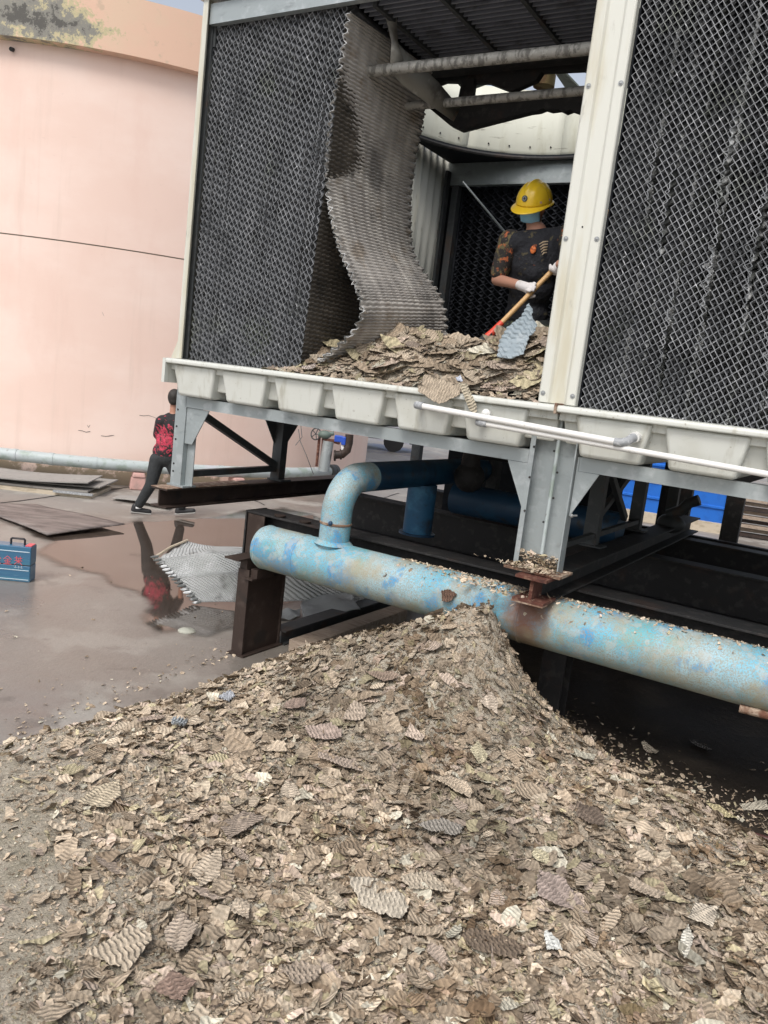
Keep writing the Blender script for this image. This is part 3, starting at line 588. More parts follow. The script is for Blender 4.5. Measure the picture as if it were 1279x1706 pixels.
leg(.02, 1.19, True, .10); leg(0, VD-.1, True)
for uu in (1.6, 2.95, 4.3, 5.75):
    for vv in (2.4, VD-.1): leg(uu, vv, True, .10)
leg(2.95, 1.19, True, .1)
obj('gusset', MB().plate_v([(.112, 1.775), (.34, 1.775), (.245, 1.60), (.19, 1.50), (.112, 1.50)], .010, .018), m_galv, tw)
obj('gusset', MB().plate_v([(2.79, 1.776), (2.925, 1.776), (2.925, 1.50)], -.004, .006), m_galv, tw)
obj('gusset', MB().plate_v([(3.215, 1.857), (3.225, 1.857), (3.225, 1.777), (3.35, 1.776), (3.215, 1.51)], -.006, .004), m_galv, tw)
obj('gusset', MB().plate_u([(1.19, 1.775), (.98, 1.775), (1.19, 1.48)], .03, .038), m_galvd, tw)
obj('gusset', MB().plate_u([(1.275, 1.775), (1.50, 1.775), (1.275, 1.50)], .105, .113), m_galvd, tw)
def bar(p, q, w=.03, h=.05, mt=None, nm='brace'):
    s = MB(); P, Q = Vector(p), Vector(q); d = (Q-P).normalized(); e = Vector((1, 0, 0)) if abs(d.x) < .8 else Vector((0, 1, 0)); f = d.cross(e).normalized()
    s.hexa([P-e*w/2-f*h/2, P+e*w/2-f*h/2, P+e*w/2+f*h/2, P-e*w/2+f*h/2], [Q-e*w/2-f*h/2, Q+e*w/2-f*h/2, Q+e*w/2+f*h/2, Q-e*w/2+f*h/2]); return obj(nm, s, mt or m_galvd, tw)
bar((.07, .10, 1.775), (.06, 1.20, 1.29), .05, .055); bar((.07, .09, 1.252), (.06, 1.24, 1.262), .05, .05)
bar((3.02, .3, 1.24), (3.02, 2.4, 1.24), .04, .035, m_galvd); bar((2.98, 1.25, 1.3), (2.98, 2.35, 1.75), .04, .05); bar((3.02, 2.0, 1.30), (3.02, 1.3, 1.75), .04, .05)
# centre column
col_ = MB(); col_.box(2.93, 3.21, .045, .053, ZB, 2.085); col_.box(2.93, 2.938, -.035, .045, ZB, 2.085); col_.box(3.202, 3.21, -.035, .045, ZB, 2.085)
col_.box(2.938, 2.96, -.035, -.028, ZB, 2.085); cc = obj('centre_column', col_, m_galv, tw)
s = MB(); s.box(2.90, 3.25, -.10, .12, ZB-.016, ZB-.001); obj('base_plate', s, m_rust, tw)
s = MB(); s.tube([(3.085, 0, 1.26), (3.085, 0, 1.7), (3.085, 0, 2.085)], .0115, 10); obj('conduit', s, m_pvcgrey, tw, smooth=True)
for (uu, z) in ((3.066, 1.45), (3.066, 1.87), (3.104, 1.60), (2.955, 1.88), (2.955, 1.70), (2.955, 1.50), (3.104, 1.75)):
    s = MB(); s.ball((uu, .0 if uu > 3 else -.038, z), .007, 8, 6); obj('rivet', s, m_black, tw)
s = MB(); s.ball((3.235, -.02, 1.52), .012, 8, 6); s.tube([(3.235, -.02, 1.52), (3.27, -.04, 1.53)], .006, 6); obj('tie_bolt', s, m_screw, tw)

# basin: lip, recessed wall, trough mouldings
def basin(u0, u1, n, first):
    s = MB()
    prof = [(-.150, 2.098), (-.150, 2.120), (-.140, 2.133), (-.02, 2.137), (.02, 2.130), (.02, 2.05)]
    prof2 = [(-.150, 2.098), (-.120, 2.094), (-.085, 2.10)]
    s.prism([(u0, a, z) for a, z in prof+[(-.085, 2.05)][::1]+[(-.085, 2.10), (-.12, 2.094)]], (u1-u0, 0, 0))
    lp = obj('basin_lip', s, m_frp, tw, bevel=.006)
    s = MB(); s.hexa([(u0+.04, -.03, 1.925), (u1-.02, -.03, 1.925), (u1-.02, .03, 1.925), (u0+.04, .03, 1.925)], [(u0+.01, -.052, 2.094), (u1, -.052, 2.094), (u1, .03, 2.094), (u0+.01, .03, 2.094)]); obj('basin_wall', s, m_frp, tw, bevel=.01)
    pitch = .488
    for k in range(n):
        c = first+pitch*(k+.5); s = MB(); t, b = .213, .168
        ff = lambda z: -.115+.030*(2.094-z)/.23
        s.hexa([(c-b, ff(1.865), 1.865), (c+b, ff(1.865), 1.865), (c+b, .8, 1.865), (c-b, .8, 1.865)], [(c-t, ff(2.094), 2.094), (c+t, ff(2.094), 2.094), (c+t, .8, 2.094), (c-t, .8, 2.094)])
        o = obj('basin_trough', s, m_frp, tw, bevel=.022); o.modifiers[0].segments = 4
        for p in o.data.polygons: p.use_smooth = True
        o.data.set_sharp_from_angle(angle=R(80))
    s = MB(); s.box(u0, u1, .8, VD, 1.862, 1.9); s.box(u0, u1, .03, .8, 1.93, 1.95); obj('basin_floor', s, m_frp, tw)
basin(.0, 3.085, 6, .02); basin(3.095, UE, 5, 3.165)
s = MB(); s.box(3.083, 3.098, -.16, .03, 2.085, 2.145); obj('lip_joint', s, m_rust, tw, bevel=.003)
s = MB(); s.box(-.02, .01, -.15, VD, 1.95, 2.13); s.box(-.04, 3, VD, VD+.03, 1.95, 2.13); s.box(3, UE, VD, VD+.03, 1.95, 2.13); obj('basin_side', s, m_frp, tw)
# side casing: corrugated fibreglass, outside and in
s = MB(); n = 150
def cas(a, b):
    return (.035+.012*math.sin(a*2*math.pi*26), .0+VD*a, 2.13+(4.62-2.13)*b)
s.grid(cas, 26*8, 1); obj('side_casing', s, m_frpw, tw, smooth=True, solid=.006)
s = MB(); s.box(.045, .092, -.075, -.068, 2.138, 4.75); s.box(.045, .052, -.068, .02, 2.138, 4.75); s.box(-.005, .05, -.04, -.03, 2.138, 2.20); obj('corner_flashing', s, m_frpw, tw)
s = MB(); s.prism([(-.03, -.06, 2.137), (.045, -.06, 2.137), (.045, -.06, 2.30)], (0, .05, 0)); obj('corner_boot', s, m_frpw, tw)
s = MB(); s.box(.052, .10, -.02, -.012, 2.14, 4.6); s.box(.055, .12, -.01, .0, 4.35, 4.6); obj('corner_channel', s, m_galvd, tw)
s = MB(); s.box(.09, UE, -.05, .0, 4.485, 4.62); obj('top_beam', s, m_galv, tw)
s = MB(); s.box(.0, UE, -.10, .10, 4.65, 5.3); obj('top_casing', s, m_frpw, tw)
s = MB(); s.box(.10, 2.9, .02, 1.06, 4.56, 4.60); s.box(3.2, UE, .02, 1.06, 4.56, 4.60); obj('distribution_deck', s, m_dark, tw)
for k in range(17):      # drift slats under the deck
    s = MB(); v0 = .06+.058*k; s.hexa([(1.30, v0, 4.49), (2.9, v0, 4.49), (2.9, v0+.012, 4.49), (1.30, v0+.012, 4.49)], [(1.30, v0+.018, 4.545), (2.9, v0+.018, 4.545), (2.9, v0+.03, 4.545), (1.30, v0+.03, 4.545)]); obj('deck_slat', s, m_deck, tw)
for uu in (1.42, 1.88, 2.35, 2.8):
    s = MB(); s.box(uu, uu+.03, .04, 1.06, 4.475, 4.556); obj('deck_rib', s, m_galvd, tw)
# plenum: roof with a round hole, fan ring, rear wall, partition
RC = (1.35, 2.42); RRAD = 1.25; ZR = 4.60
def ring_pts(c, r, n=72): return [(c[0]+r*math.cos(2*math.pi*i/n), c[1]+r*math.sin(2*math.pi*i/n)) for i in range(n)]
def plenum_roof(c, u0, u1, nm='plenum_roof'):
    n = 72; inn = ring_pts(c, RRAD, n); outr = []
    for i in range(n):
        t = 2*math.pi*i/n; dx, dy = math.cos(t), math.sin(t)
        k = min([((u1-c[0])/dx if dx > 1e-6 else 1e9), ((u0-c[0])/dx if dx < -1e-6 else 1e9), ((VD-c[1])/dy if dy > 1e-6 else 1e9), ((1.07-c[1])/dy if dy < -1e-6 else 1e9)])
        outr.append((c[0]+k*dx, c[1]+k*dy))
    s = MB(); s.add([(x, y, ZR) for x, y in inn]+[(x, y, ZR) for x, y in outr]+[(x, y, ZR+.03) for x, y in inn]+[(x, y, ZR+.03) for x, y in outr],
        [(i, (i+1) % n, n+(i+1) % n, n+i) for i in range(n)]+[(2*n+i, 3*n+i, 3*n+(i+1) % n, 2*n+(i+1) % n) for i in range(n)]+[(i, 2*n+i, 2*n+(i+1) % n, (i+1) % n) for i in range(n)])
    # corner fillers
    for (cu, cv) in ((u0, 1.07), (u1, 1.07), (u0, VD), (u1, VD)):
        k = min(range(n), key=lambda i: -((outr[i][0]-c[0])*(cu-c[0])+(outr[i][1]-c[1])*(cv-c[1])))
        s.prism([(cu, cv, ZR+.003), (outr[(k-4) % n][0], outr[(k-4) % n][1], ZR+.003), (outr[(k+4) % n][0], outr[(k+4) % n][1], ZR+.003)], (0, 0, .02))
    obj(nm, s, m_dark, tw)
plenum_roof(RC, .05, 3.0); plenum_roof((4.4, 2.42), 3.02, UE)
def fan_ring(c):
    n = 72; per = 9
    for k in range(8):
        s = MB(); prof = [(RRAD+.02, ZR-.02), (RRAD-.005, ZR+.05), (RRAD-.02, ZR+.25), (RRAD, ZR+.48), (RRAD+.05, ZR+.66)]
        m_ = []
        for i in range(per+1):
            t = 2*math.pi*(k*per+i-(.03 if i == per else 0))/n
            m_ += [(c[0]+r*math.cos(t), c[1]+r*math.sin(t), z) for r, z in prof]
        q = len(prof); s.add(m_, [(i*q+j, (i+1)*q+j, (i+1)*q+j+1, i*q+j+1) for i in range(per) for j in range(q-1)])
        o = obj('fan_ring_panel', s, m_ringw, tw, smooth=True, solid=.01)
        for i in (1, 3, 5, 7):
            t = 2*math.pi*(k*per+i)/n
            if c[0] < 2 and math.sin(t) > 0:
                b = MB(); b.ball((c[0]+(RRAD-.02)*math.cos(t), c[1]+(RRAD-.02)*math.sin(t), ZR+.09), .009, 8, 6); obj('bolt', b, m_black, o)
fan_ring(RC); fan_ring((4.4, 2.42))
s = MB(); n = 72    # dark rolled rim below the ring
for a in range(n): pass
s.tube([(RC[0]+(RRAD+.01)*math.cos(2*math.pi*i/n), RC[1]+(RRAD+.01)*math.sin(2*math.pi*i/n), ZR-.012) for i in range(n+1)], .022, 8, caps=False); obj('ring_rim', s, m_black, tw, smooth=True)
s = MB(); s.box(.05, 3.0, VD-.12, VD-.04, 4.36, 4.595); obj('rear_plenum_beam', s, m_galv, tw, bevel=.005)
s = MB(); s.box(.12, .20, VD-.13, VD-.05, 2.0, 4.36); obj('rear_post', s, m_galvd, tw); s = MB(); s.box(.052, .085, VD-.2, VD-.12, 2.0, 4.5); obj('rear_post', s, m_galvd, tw)
s = MB(); s.box(3.02, 3.05, 1.08, VD, 1.95, 4.6); obj('partition', s, m_dark, tw); s = MB(); s.box(3.166, 3.172, .0, 1.07, 2.12, 4.6); s.box(3.166, 4.9, 1.07, 1.075, 2.12, 4.6); obj('bay_blocker', s, m_dark, tw)  # second object: black panels added to block the bright view through the fill
s = MB(); s.box(.0, 3.05, VD+.10, VD+.12, 1.95, 4.75); s.box(.0, UE, VD+.9, VD+.93, 1.95, 4.6); s.box(-.0, .05, VD-.04, VD+.1, 1.95, 4.75); s.box(.0, .22, VD-.035, VD+.1, 1.95, 4.6); obj('rear_casing', s, m_dark, tw)  # inner plates added close behind the pack to stop light coming through
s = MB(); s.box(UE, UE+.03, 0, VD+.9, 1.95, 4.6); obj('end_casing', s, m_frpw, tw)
s = MB(); s.tube([at_v(771, 303, 2.1), at_v(842, 388, 2.1), at_v(1010, 590, 2.1)], .009, 8); obj('tie_rod', s, m_galv, tw, smooth=True)
# support tubes
for nm_, (pa, pb, vv, r) in {'a': ((597, 121), (1010, 78), .3, .036), 'b': ((668, 178), (1010, 148), .78, .030)}.items():
    a, b = at_v(*pa, vv), at_v(*pb, vv); s = MB(); s.tube([a, b], r, 16); obj('support_tube', s, m_tube, tw, smooth=True)
s = MB(); s.box(.62, 2.98, 1.08, 1.20, 4.475, 4.555); obj('fan_beam', s, m_black, tw)
a, b = at_v(690, 178, 1.3), at_v(985, 158, 1.3)
s = MB(); pts = [at_v(*q, 1.3) for q in [(700, 168), (985, 152), (985, 205), (968, 188), (950, 182), (940, 186), (930, 181), (915, 183), (905, 180), (895, 184), (880, 186), (765, 216), (748, 208)]]
s.prism(pts, (0, .08, 0)); obj('fan_bracket', s, m_black, tw)
s = MB(); s.prism([at_v(*q, 1.25) for q in [(770, 130), (790, 130), (786, 165), (762, 168)]], (0, .05, 0)); obj('fan_bracket', s, m_black, tw)
s = MB(); s.prism([at_v(*q, 1.28) for q in [(668, 112), (790, 108), (990, 92), (984, 115), (902, 119), (893, 133), (851, 152), (812, 137), (740, 135), (700, 150), (668, 150)]], (0, .06, 0)); obj('fan_bracket', s, m_black, tw)
# hanging strip of fibreglass between front and plenum
s = MB(); a = [at_v(644, -14, .22), at_v(641, 20, .22), at_v(652, 70, .24), at_v(649, 118, .28)]; b = [at_v(655, -14, .26), at_v(660, 30, .28), at_v(663, 74, .30), at_v(672, 100, .32)]
s.add(a+b, [(0, 4, 5, 1), (1, 5, 6, 2), (2, 6, 7, 3)])
c1 = [at_v(649, 118, .28), at_v(672, 142, .40), at_v(712, 172, .60), at_v(755, 202, .95)]; d1 = [at_v(663, 74, .30), at_v(690, 100, .45), at_v(730, 137, .65), at_v(766, 180, .95)]
s.add(c1+d1, [(0, 1, 5, 4), (1, 2, 6, 5), (2, 3, 7, 6)])
obj('torn_baffle', s, m_baffle, tw, smooth=True, solid=.008, fixn=False)
# white centre post cover
s = MB(); prof = [(2.945, -.058), (2.955, -.066), (3.005, -.066), (3.02, -.050), (3.10, -.050), (3.115, -.066), (3.16, -.066), (3.168, -.058), (3.168, -.01), (2.945, -.01)]
s.prism([(a, b, 2.139) for a, b in prof], (0, 0, 2.75)); pc = obj('post_cover', s, m_frpw, tw, bevel=.004)
for py in (145, 398, 661):
    for ux in (2.972, 3.148):
        z = at_v(960, py, -.066)[2]; s = MB(); s.ball((ux, -.068, z), (.009, .006, .009), 10, 6); s.tube([(ux, -.066, z), (ux, -.069, z)], .014, 12); obj('screw', s, m_screw, pc)
for (px, py) in ((970, 378), (973, 465)):
    c = at_v(px, py, -.052); s = MB(); s.tube([(c[0], -.0525, c[2]), (c[0], -.0495, c[2])], .005, 8); obj('screw_hole', s, m_black, pc)
# fan above the plenum
fan = thing('axial_fan', 'grey bladed fan with rusty yellow gearbox up inside the ring', 'fan', (RC[0]+.5, RC[1]-.55, 4.6))
fc = at_v(907, 134, 1.85); fc = Vector(fc)
s = MB(); s.tube([fc+Vector((0, 0, -.05)), fc+Vector((0, 0, .04))], .085, 18); s.tube([fc+Vector((0, 0, .04)), fc+Vector((0, 0, .10))], .05, 14); obj('gearbox', s, m_motor, fan, smooth=True)
s = MB(); s.tube([fc+Vector((0, 0, .10)), fc+Vector((0, 0, .22))], .12, 18); obj('hub', s, m_galvd, fan, smooth=True)
for k in range(5):
    t = R(20+72*k); d = Vector((math.cos(t), math.sin(t), 0)); e = Vector((-d.y, d.x, 0)); c = fc+Vector((0, 0, .17)); s = MB()
    s.prism([c+d*.1-e*.05+Vector((0, 0, -.02)), c+d*1.0-e*.14+Vector((0, 0, -.05)), c+d*1.0+e*.10+Vector((0, 0, .03)), c+d*.1+e*.05+Vector((0, 0, .02))], (0, 0, .015)); obj('blade', s, m_blade, fan)

# ---------------------------------------------------------------- fill packs: every film sheet is a part
def fill_mesh(name, H, D, amp, per, sgn, seed, cols, phase0=0, bend=None, edge=.0045, nper=8):
    rows = int(H/per*nper); rg = np.random.default_rng(seed); vs = []; fs = []; mi = []
    jit = np.zeros(rows+1)
    nc = len(cols)
    for j in range(rows+1):
        z = H*j/rows
        for k, v in enumerate(cols):
            th = 2*math.pi*(z/per)+phase0+sgn*2*math.pi*min(v, .30)/.085
            ft = (th/(2*math.pi)) % 1.0; tri = (ft/.34 if ft < .34 else (1-ft)/.66)*2-1; tri = tri*(1.10-.08*tri*tri)
            x = amp*tri+jit[j]+.0012*(float(vnoise(z*2.2+seed*3.7, seed*1.7))-.5)*2+.0022*(float(vnoise(z*9+seed*5.1, seed*2.3+v*30))-.5)*(1-min(v/.1, 1)*.5)+(bend(z, v) if bend else 0)
            vs.append((x, v, z))
        vs.append((vs[-nc][0]+edge, -.0015, z+.0)); vs.append((vs[-nc-1][0]-.0, -.0015, z))
    q = nc+2
    for j in range(rows):
        for k in range(nc-1): fs.append((j*q+k, j*q+k+1, (j+1)*q+k+1, (j+1)*q+k)); mi.append(0)
        fs.append((j*q+nc+1, j*q+nc, (j+1)*q+nc, (j+1)*q+nc+1)); mi.append(1)
    me = bpy.data.meshes.new(name); me.from_pydata(vs, [], fs); me.polygons.foreach_set('material_index', mi)
    me.materials.append(m_filldark); me.materials.append(m_filledge); return me
def gauss(z, c, w): return math.exp(-((z-c)/w)**2)
cols = [0, .02, .04, .06, .085, .11, .14, .3, 1.0]
def make_pack(label, u0, u1, n, per, z0, H, v0, lean=0, flip=False, bends=(), skip=(), edge=None, streaks=False):
    t = thing('fill_pack', label, 'fill pack', ((u0+u1)/2, v0, z0))
    sp = (u1-u0)/n; amp = sp*.50
    H += per; base = [fill_mesh('fill_sheet', H, 1., amp, per, 1 if i % 2 else -1, i*5+n, cols, 0) for i in range(8)]
    bset = {}
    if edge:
        for b_ in base: b_.materials[1] = edge; b_.materials[0] = m_dark  # rear sheets take near-black colours for the plenum shade
    for (idx, fn) in bends: bset[idx] = fill_mesh('fill_sheet', H, 1., amp, per, 1 if idx % 2 else -1, idx, cols, 0, fn)
    if streaks:
        for b_ in bset.values(): b_.materials[0] = m_filmpale
    rr = random.Random(n)
    for i in range(n+1):
        if i in skip: continue
        o = bpy.data.objects.new('fill_sheet', bset.get(i) or base[(i % 2)+2*rr.randrange(4)]); COL.objects.link(o); o.parent = t
        x = u0+sp*i-(u0+u1)/2
        o.location = (x+rr.uniform(-.0006, .0006), 0, ((i*.34) % 1.0-1.0)*per+rr.uniform(-.0012, .0012)); o.rotation_euler = (rr.uniform(-.0008, .0008), lean*i/n, (math.pi if flip else 0)+rr.uniform(-.012, .012))
        if rr.random() < .25: o.location.y += rr.uniform(0, .012)*(1 if not flip else -1)
    return t
B = lambda c, w, a, d=.16: (lambda z, v: a*gauss(z, c, w)*max(0, 1-v/d))
make_pack('dark honeycomb fill pack still standing in the left half of the opening', .11, 1.145, 44, .055, 2.14, 2.34, .0, lean=.040,
    bends=[(10, B(1.3, .12, .012)), (17, B(.5, .10, .012)), (25, B(1.1, .2, -.012)), (30, B(1.9, .15, -.012)), (36, B(1.45, .22, -.018)), (37, B(1.40, .22, -.02)), (41, B(1.55, .30, -.016)), (43, B(1.2, .4, -.02))])
rb = []
for idx, c, w, a in ((9, 1.30, .20, -.022), (14, 1.05, .20, -.026), (19, .45, .22, -.024), (26, 1.25, .18, -.030), (27, .80, .22, -.034), (36, .95, .25, -.036), (43, .55, .22, -.034), (44, 1.35, .2, -.03)):
    rb.append((idx, (lambda c, w, a: (lambda z, v: a*gauss(z, c, w)*(1+.5*math.sin(z*70))*max(0, 1-v/.10)))(c, w, a)))
make_pack('dark honeycomb fill pack filling the bay right of the white post', 3.185, 4.75, 73, .049, 2.14, 2.34, .0, bends=rb, streaks=True)
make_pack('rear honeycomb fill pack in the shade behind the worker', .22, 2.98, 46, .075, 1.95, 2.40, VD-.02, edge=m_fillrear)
# side of the standing pack: brown last sheet whose pressed relief shows
s = MB(); Hh = 2.32
def side(a, b):
    z = 2.14+Hh*b; v = .004+1.0*a; u = 1.160+.094*b+.0065*math.sin(2*math.pi*z/.03+math.sin(2*math.pi*v/.06)*1.2)+.02*gauss(b, .62, .1)
    return (u, v, z)
s.grid(side, 60, 460); o = obj('cover_sheet', s, m_hangside, base=(1.16, 0, 2.14), smooth=True, fixn=False); tag(o, 'brown scaled end sheet closing the side of the left fill pack', 'fill sheet')
# the peeled sheets that hang and curl down into the debris
fe_px = [(1.262, 4.452), (1.238, 4.16), (1.205, 3.795), (1.225, 3.416), (1.363, 3.031), (1.602, 2.653), (1.585, 2.478), (1.44, 2.33), (1.30, 2.22)]
be_px = [(1.33, 4.452), (1.31, 4.16), (1.285, 3.80), (1.290, 3.50), (1.38, 3.12), (1.66, 2.80), (1.735, 2.56), (1.72, 2.38), (1.68, 2.25)]
def resample(P, n):
    P = np.array(P); d = np.r_[0, np.cumsum(np.linalg.norm(np.diff(P, axis=0), axis=1))]; d /= d[-1]
    # smooth by Catmull-Rom through the points
    t = np.linspace(0, 1, n); out = np.zeros((n, 2)); idx = np.clip(np.searchsorted(d, t)-1, 0, len(P)-2)
    for i in range(n):
        k = idx[i]; w = (t[i]-d[k])/(d[k+1]-d[k]); p0, p1, p2, p3 = P[max(k-1, 0)], P[k], P[k+1], P[min(k+2, len(P)-1)]
        out[i] = .5*((2*p1)+(-p0+p2)*w+(2*p0-5*p1+4*p2-p3)*w*w+(-p0+3*p1-3*p2+p3)*w**3)
    return out
def hang(offu, vw0, vw1, seed, name, label, shrink=1.0, mt=None):
    n = 760; mcol = 44; Fq, Bq = resample(fe_px, n), resample(be_px, n); L_ = 2.75
    T = np.zeros((n, 2)); Mid = (Fq+Bq)/2; T[1:-1] = Mid[2:]-Mid[:-2]; T[0] = T[1]; T[-1] = T[-2]; T /= np.linalg.norm(T, axis=1)[:, None]; N = np.c_[-T[:, 1], T[:, 0]]
    vs = []; uv = []
    for j in range(n):
        l = L_*j/n
        for k in range(mcol+1):
            a = k/mcol; p = Fq[j]*(1-a)+Bq[j]*a; v = vw0+(vw1-vw0)*a
            edge = 1.0
            ed = max(0, 1-min(a, 1-a)/.05); w = .011*math.sin(2*math.pi*(l/.072)+2*math.pi*a*1.2)*ed + .0048*math.sin(2*math.pi*l/.028+seed+1.1*math.sin(2*math.pi*a*14))
            q = p+N[j]*(w+offu+.01*float(vnoise(l*2, a*3, 1, seed)))
            dv = (.012*math.sin(2*math.pi*l/.072+seed) if k in (0, mcol) else 0)
            vs.append((q[0], v+dv, q[1])); uv.append((a, l))
    s = MB(); s.add(vs, [(j*(mcol+1)+k, j*(mcol+1)+k+1, (j+1)*(mcol+1)+k+1, (j+1)*(mcol+1)+k) for j in range(n-1) for k in range(mcol)])
    o = obj(name, s, mt or m_hang, base=(1.6, .3, 2.15), smooth=True, fixn=False, solid=.0025); me = o.data
    ul = me.uv_layers.new(name='UVMap'); li = np.empty(len(me.loops), int); me.loops.foreach_get('vertex_index', li); ul.data.foreach_set('uv', np.array(uv)[li].ravel())
    for k in (0, mcol):
        e_ = MB(); e_.tube([vs[j*(mcol+1)+k] for j in range(0, n, 2)], .0026, 5); obj('sheet_edge', e_, m_filmpale, o)
    return tag(o, label, 'fill sheet')
hang(0, .0, .98, 1, 'hanging_film', 'long grey corrugated film sheet peeled away and curling into the debris')
hang(-.030, .04, 1.03, 5, 'hanging_film', 'second peeled film sheet just behind the long hanging one, showing as a wavy edge')
# the thin batten seen at the hanging sheet
s = MB(); s.box(1.30, 1.40, .05, .10, 4.12, 4.47); 

# ================================================================== STEEL UNDER THE TOWER, BLUE PIPE
def ibeam_v(u0, u1, v0, v1, z0, z1, t=.014, w=.012):
    s = MB(); s.box(u0, u1, v0, v1, z0, z0+t); s.box(u0, u1, v0, v1, z1-t, z1); c = (u0+u1)/2; s.box(c-w/2, c+w/2, v0, v1, z0+t, z1-t); return s
o = tag(obj('steel_beam', ibeam_v(-.02, .15, -.17, 4.3, 1.0, 1.152), m_brown, base=(.06, 0, 1.0), bevel=.003), 'brown rusty I-beam sticking out under the left tower leg', 'beam', 'beams under the tower')
s = MB(); s.box(-.022, .152, -.172, .75, 1.1525, 1.157); obj('scale_crust', s, m_rust, o)
o = tag(obj('steel_beam', ibeam_v(3.02, 3.20, -.15, 4.3, 1.0, 1.150), m_black, base=(3.1, 0, 1.0), bevel=.003), 'black I-beam with a dark red rusted end under the centre column over the blue pipe', 'beam', 'beams under the tower')
s = MB(); s.box(3.015, 3.205, -.19, .02, 1.0, 1.0155); s.box(3.015, 3.205, -.19, .10, 1.1345, 1.1505); s.box(3.10, 3.12, -.158, .0, 1.0155, 1.1345); obj('rusty_stub_end', s, m_rustred, o); s = MB(); s.box(3.012, 3.208, -.20, -.12, .993, .9995); obj('rusty_plate', s, m_rust, o)
for uu in (5.75,): tag(obj('steel_beam', ibeam_v(uu, uu+.15, -.1, 4.3, 1.0, 1.15), m_black, base=(uu, 0, 1.0)), 'dark I-beam under the right end of the tower', 'beam', 'beams under the tower')
def ibeam_u(u0, u1, v0, v1, z0, z1, t=.016, w=.014):
    s = MB(); s.box(u0, u1, v0, v1, z0, z0+t); s.box(u0, u1, v0, v1, z1-t, z1); c = (v0+v1)/2; s.box(u0, u1, c-w/2, c+w/2, z0+t, z1-t); return s
gd = tag(obj('girder', ibeam_u(.42, 6.1, .46, .70, .62, .995), m_black, base=(.42, .6, .62), bevel=.003), 'long black grimy girder behind the blue pipe carrying the tower beams', 'girder')
s = MB(); s.box(.405, .42, .455, .705, .61, .998); obj('end_plate', s, m_black, gd)
s = MB(); s.box(.43, .60, .462, .472, .637, .975); obj('stiffener', s, m_brown, gd)
for px in ((468, 837), (510, 843)):
    p = at_v(px[0], px[1]+6, .50); s = MB(); s.tube([(p[0], .50, .987), (p[0], .50, 1.003)], .04, 16); s.tube([(p[0], .50, 1.003), (p[0], .50, 1.012)], .048, 16); obj('rusty_nut', s, m_brown, gd, smooth=True)
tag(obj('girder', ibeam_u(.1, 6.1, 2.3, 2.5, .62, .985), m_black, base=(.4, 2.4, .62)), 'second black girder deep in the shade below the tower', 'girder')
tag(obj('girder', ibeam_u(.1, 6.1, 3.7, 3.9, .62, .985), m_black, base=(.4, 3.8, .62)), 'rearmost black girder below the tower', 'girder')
# post under the pipe end, base channel
po = thing('support_post', 'dark brown steel post carrying the left end of the blue pipe', 'post', (.84, .2, 0))
s = MB(); s.box(.795, .90, -.02, -.006, .012, .665); obj('flange', s, m_brown, po); s = MB(); s.box(.795, .90, .41, .424, .012, .60); obj('flange', s, m_brown, po)
s = MB(); s.box(.872, .884, -.006, .41, .012, .60); obj('web', s, m_brown, po)
s = MB(); s.box(.795, .86, -.005, .40, .012, .735); obj('side_plate', s, m_brown, po); s = MB(); s.box(.72, .862, -.10, .42, .735, .748); obj('ledge_plate', s, m_brown, po)
s = MB(); s.box(.862, .95, -.04, .40, .600, .612); s.box(.90, .96, .0, .2, .612, .677); obj('cap_plate', s, m_brown, po)
s = MB(); s.box(.77, .93, -.04, .45, 0, .012); obj('foot_plate', s, m_brown, po)
for uu, lb in ((3.1, 'centre'), (5.8, 'right')):
    s = MB(); s.box(uu-.08, uu+.08, .5, .515, 0, .62); s.box(uu-.08, uu+.08, .65, .665, 0, .62); s.box(uu-.007, uu+.007, .515, .65, 0, .62)
    tag(obj('girder_post', s, m_black, base=(uu, .58, 0)), 'black post holding up the girder below the %s of the tower' % lb, 'post')
for uu in (.9, 3.1, 5.8):
    for vv in (2.4, 3.8):
        s = MB(); s.box(uu-.08, uu+.08, vv-.08, vv+.08, 0, .62); tag(obj('girder_post', s, m_black, base=(uu, vv, 0)), 'black post under the %s end of the %s girder in the dark' % ({.9: 'left', 3.1: 'middle', 5.8: 'right'}[uu], {2.4: 'second', 3.8: 'rearmost'}[vv]), 'post', 'posts in the dark below the tower')
s = MB(); s.box(.80, .95, .43, 3.6, .0, .012); s.box(.80, .95, .43, 3.6, .105, .117); s.box(.90, .912, .43, 3.6, .012, .105)
tag(obj('base_channel', s, m_galvd, base=(.87, .5, 0)), 'dark base channel on the ground running back from the post', 'channel')
s = MB(); s.box(1.05, 1.22, .35, 1.9, .0, .10); tag(obj('old_board', s, m_plank, base=(1.1, .4, 0), bevel=.006), 'brown board lying beside the base channel at the pile edge', 'board')

bp = thing('blue_pipe', 'big blue pipe with peeling paint and a branch elbow running under the tower front', 'pipe', (.9, .1, .67))
PR = .163; PZ = .84; PV = .10
s = MB(); s.tube([(.925, PV, PZ), (.94, PV, PZ), (1.28, PV, PZ), (1.30, PV, PZ), (6.4, PV, PZ)], [PR*.97, PR, PR, PR, PR], 48); obj('main_pipe', s, m_pipe, bp, smooth=True)
s = MB(); s.tube([(.912, PV, PZ), (.926, PV, PZ)], [PR*.93, PR*.965], 48); obj('end_cap', s, m_pipe, bp, smooth=True)
for uu in (.943, 1.285, 3.0): s = MB(); s.tube([(uu, PV, PZ), (uu+.004, PV, PZ), (uu+.012, PV, PZ), (uu+.016, PV, PZ)], [PR, PR+.004, PR+.004, PR], 48); obj('weld_bead', s, m_pipe, bp, smooth=True)
UR = 1.535; RR2 = .108; ZRUN = 1.452; er = .24
